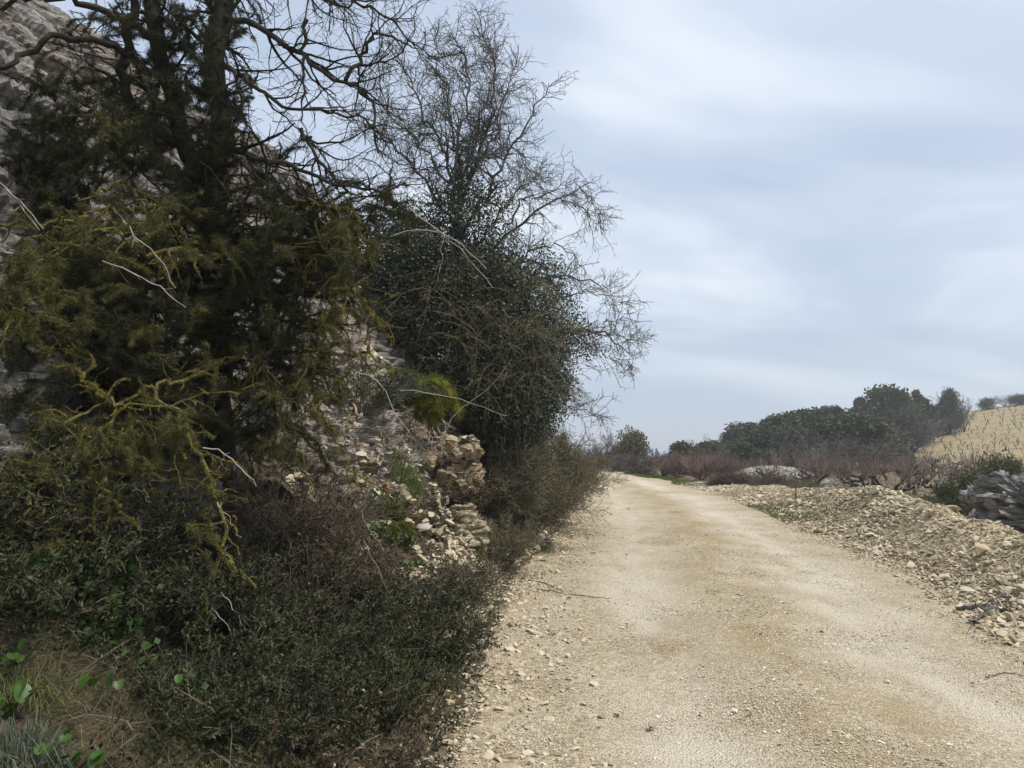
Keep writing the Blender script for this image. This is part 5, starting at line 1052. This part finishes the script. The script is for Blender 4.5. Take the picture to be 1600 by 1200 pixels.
VG2 = [
 ('low', 1, 880, 683, 50, 44, 'small round dark bush standing alone at the end of the road'),
 ('bush', 0, 925, 676, 44, 90, 'grey-purple bare hedge bush, leftmost right of the bend'), ('bush', 1, 962, 666, 41, 95, 'tallest grey bare bush right where the road bends away'), ('low', 1, 990, 678, 41, 90, 'dark olive bush tucked behind the tallest bare hedge bush'),
 ('bush', 0, 1000, 684, 37, 90, 'dark bare bush with pale crossing branches beside the track'), ('bush', 1, 1035, 700, 35, 70, 'low bare bush at the dip in the skyline'), ('ever', 3, 1065, 692, 47, 60, 'small dark green bush behind the dip in the hedge'),
 ('bush', 2, 1060, 696, 33, 80, 'reddish upright-twigged bush, leftmost of the red ones'), ('bush', 2, 1095, 692, 31, 80, 'reddish upright-twigged bush, middle of the red ones by the verge'), ('bush', 2, 1130, 700, 32, 80, 'reddish upright-twigged bush, rightmost by the verge'),
 ('low', 0, 1150, 726, 26, 100, 'low purplish scrub clump at the near end of the red bushes'), ('low', 0, 1205, 730, 24, 110, 'low purplish scrub clump behind the far end of the rubble bank'), ('low', 2, 1255, 738, 21, 90, 'low brown scrub clump by the rusty rod'),
 ('low', 0, 1305, 748, 19.5, 110, 'low brown scrub clump behind the middle of the rubble bank'), ('low', 2, 1350, 768, 16, 100, 'thin brown scrub clump in front of the nearest vines'),
 ('bush', 0, 1385, 762, 16.5, 90, 'thin dark bare bush around the leaning stake'), ('low', 1, 1440, 775, 15.5, 110, 'greenish scrub right of the leaning stake'), ('low', 1, 1515, 745, 17, 120, 'large dark olive bush left of the grey boulder'),
 ('low', 1, 1570, 722, 19, 130, 'large dark olive bush behind the grey boulder'), ('low', 1, 1480, 760, 16, 90, 'dark olive bush lowest in the hollow before the boulder'), ('bush', 0, 1600, 728, 18, 100, 'bare brown bush above the grey boulder at the right edge'), ('low', 1, 1545, 790, 13, 80, 'dark scrub at the left foot of the grey boulder'),
 # hill, lower belt
 ('ever', 0, 1105, 690, 60, 60, 'low evergreen, leftmost of the hill thicket'), ('bare', 0, 1130, 676, 66, 60, 'greyish bare tree at the left end of the hill thicket'), ('ever', 2, 1150, 670, 74, 50, 'olive evergreen low on the left of the hill'),
 ('ever', 3, 1185, 664, 72, 80, 'pale olive wide tree on the left slope of the hill'), ('ever', 0, 1215, 650, 66, 90, 'dark evergreen with upright tips, left part of the hill'), ('ever', 1, 1255, 642, 68, 80, 'tall dark evergreen in the left middle of the hill'),
 ('ever', 0, 1225, 668, 56, 80, 'lower dark evergreen in front, left middle of the hill'), ('ever', 1, 1280, 655, 58, 80, 'dense dark evergreen in front at the hill middle'), ('bare', 1, 1300, 645, 62, 80, 'purplish bare tree among evergreens at the hill middle'),
 ('ever', 3, 1345, 655, 56, 100, 'round olive tree in front, right of the hill middle'), ('ever', 2, 1380, 672, 55, 60, 'olive tree at the lower left corner of the tan field'), ('bare', 0, 1320, 668, 53, 90, 'bare purple thicket in front of the round olive tree'), ('ever', 0, 1180, 682, 54, 80, 'low dark evergreen at the foot of the hill, left'),
 ('ever', 1, 1160, 690, 50, 60, 'lowest dark evergreen just above the stone heap'), ('bare', 1, 1250, 680, 50, 90, 'bare purple thicket above the vineyard, left of centre'),

 ('bare', 2, 1145, 664, 58, 60, 'pale bare tree rising at the left shoulder of the hill thicket'), ('bare', 0, 1205, 655, 55, 60, 'pinkish bare crown in front of the left evergreens'), ('bare', 1, 1275, 660, 51, 80, 'broad bare crown in front of the middle evergreens'),
 ('bare', 2, 1350, 662, 50, 70, 'bare crown in front of the round olive tree'), ('bare', 0, 1395, 668, 52, 50, 'bare crown at the lower corner of the tan field'), ('ever', 4, 1230, 645, 72, 30, 'upright narrow tree breaking the thicket outline, left'), ('ever', 4, 1310, 632, 78, 34, 'upright narrow tree breaking the thicket outline, right'),
 ('ever', 3, 1395, 628, 86, 90, 'wide olive tree low between the dome trees on the skyline'), ('ever', 1, 1450, 634, 92, 70, 'wide dark tree filling under the pine and bare skyline tree'), ('ever', 2, 1475, 628, 95, 60, 'olive bush at the foot of the tall bare skyline tree'),
 ('bare', 2, 1265, 636, 80, 40, 'wispy bare crown above the thicket, left of the narrow tree'), ('bare', 1, 1425, 625, 76, 50, 'bare crown in front of the small umbrella pine'), ('bush', 0, 1080, 700, 44, 70, 'grey bare bush at the lowest point of the skyline'), ('bush', 1, 1120, 692, 46, 80, 'grey bare bush behind the red bushes by the verge'),
 # skyline belt
 ('ever', 2, 1290, 634, 84, 60, 'olive skyline tree left of the bare crown'), ('bare', 2, 1322, 627, 86, 50, 'thin bare crown on the skyline left of the big dome tree'), ('ever', 4, 1345, 618, 88, 40, 'slender dark skyline tree touching the big dome tree'),
 ('ever', 0, 1382, 606, 84, 70, 'big dome-shaped dark evergreen on the skyline'), ('ever', 1, 1407, 612, 82, 46, 'second dark dome on the skyline right of the big one'), ('pine', 0, 1434, 603, 86, 30, 'small umbrella-topped pine on the skyline'), ('ever', 0, 1440, 622, 88, 50, 'dark low tree under the small pine'),
 ('bare', 1, 1365, 632, 74, 80, 'purplish bare tree below the big dome tree'), ('ever', 1, 1330, 640, 76, 60, 'dark tree below the thin bare crown'), ('ever', 0, 1410, 640, 78, 60, 'dark evergreen right above the tan field corner'), ('bare', 0, 1465, 632, 90, 40, 'bare purple bush right of the pine'),
 ('bare', 2, 1482, 596, 92, 60, 'tall bare tree with fan of branches on the skyline right of the pine'), ('ever', 3, 1486, 612, 91, 40, 'ivy-dark bush inside the tall bare skyline tree'), ('bare', 2, 1506, 608, 92, 34, 'smaller bare skyline tree beside the tall one'),
 ('low', 1, 1545, 624, 114, 46, 'small dark dome bush on the crest of the tan field'), ('bare', 2, 1575, 612, 116, 50, 'bare bush on the crest right of the small dome bush'), ('low', 1, 1597, 618, 114, 60, 'dark bush on the crest at the right edge')]
for v_ in VG2: veg(*v_)
b_ = bare_tree(5.5, 4.6, 'twig_grey', 9, 'leafless tree at the right edge whose twigs reach into the view', rt=.05, tr=.006); x_ = at(1665, 690, 42)[0]; b_.location = (x_, 42, float(T(x_, 42))); b_.scale = (1.05, 1.05, 1.4)
for g_ in list(TM.values()):
    for o in g_:
        if not o.get('label'):
            for c_ in list(o.children): bpy.data.objects.remove(c_)
            bpy.data.objects.remove(o)
# stone heap among the vines
def heap(px, py, Y_, w_, d_, h_, n, ssz, label, mats='stone_grey'):
    x_ = at(px, 690, Y_)[0]; g = float(T(x_, Y_)); root = thing('stone_heap', (x_, Y_, g), label, 'stone heap'); mb = MB()
    blob(mb, (x_, Y_, g), (w_ / 2 * .9, d_ / 2 * .9, h_ * .78), .2, 2, 40, 24); mb.build('core', M['stone'], root); n = int(n * 2.2)
    a = rng.uniform(0, 6.28, n); r = np.sqrt(rng.random(n)); z = h_ * np.sqrt(1 - np.minimum(r, .99) ** 2); mb = MB()
    scatter_stones(mb, big, np.stack([x_ + np.cos(a) * r * w_ / 2, Y_ + np.sin(a) * r * d_ / 2, g + z], -1), rng.uniform(.5, 1.3, n) * ssz, .5); o = mb.build('stones', M[mats], root); o['kind'] = 'stuff'
heap(1205, 720, 37, 4.4, 3, .75, 900, .12, 'grey and white heap of fieldstones left of the vines'); heap(1330, 770, 24, 1.6, 1.2, .35, 200, .08, 'small pale stone heap under the nearest vines'); heap(1270, 725, 33, 3.0, 2, .35, 400, .10, 'low flat stone heap right of the big heap')
# posts
def post(px, ytop, ybot_Y, r, m, label, name, lean=0, cat='post', sides=6, cap=False):
    x_ = at(px, 690, ybot_Y)[0]; g = float(T(x_, ybot_Y)); zt = at(px, ytop, ybot_Y)[2]; mb = MB(); p, rr_ = resample([(x_, ybot_Y, g - .1), (x_ + lean * .5, ybot_Y, (g + zt) / 2), (x_ + lean, ybot_Y, zt)], 8, .002, r, r * .9)
    tubes(mb, p[None], rr_[None], sides); mb.add(p[-1] + [[math.cos(k * 6.283 / sides) * r * .9, math.sin(k * 6.283 / sides) * r * .9, 0] for k in range(sides)], t=[(0, k, k + 1) for k in range(1, sides - 1)])
    o = mb.build(name, m, origin=(x_, ybot_Y, g)); o.location = (x_, ybot_Y, g); tag(o, label, cat)
post(1241, 756, 17, .012, M['metal_rod'], 'thin rusty rod standing on the rubble bank', 'rod', cat='rod'); post(1262, 766, 17.5, .008, M['metal_rod'], 'shorter thin rod right of the rusty one', 'rod', cat='rod')
post(1437, 757, 15, .022, M['bare_wood'], 'leaning grey wooden stake between bank and vines', 'stake', -.12); post(1437, 640, 84, .12, M['concrete'], 'pale concrete post at the foot of the skyline pine', 'concrete_post')

# ------------------------------------------------------------------ haze
def haze(density):
    x0, x1, y0, y1, z0, z1 = -3100, 3100, -70, 5100, -16, 26
    v = [(x, y, z) for x in (x0, x1) for y in (y0, y1) for z in (z0, z1)]
    mb = MB(); mb.add(v, q=[(0, 1, 3, 2), (4, 6, 7, 5), (0, 4, 5, 1), (2, 3, 7, 6), (0, 2, 6, 4), (1, 5, 7, 3)])
    m = bpy.data.materials.new('haze'); m.use_nodes = True; t = m.node_tree; t.nodes.clear(); o_ = t.nodes.new('ShaderNodeOutputMaterial'); pv = t.nodes.new('ShaderNodeVolumePrincipled')
    pv.inputs['Color'].default_value = (.92, .95, 1, 1); pv.inputs['Density'].default_value = density; pv.inputs['Anisotropy'].default_value = .1; t.links.new(pv.outputs[0], o_.inputs['Volume'])
    tag(mb.build('haze', m), kind='stuff')
haze(.0011)
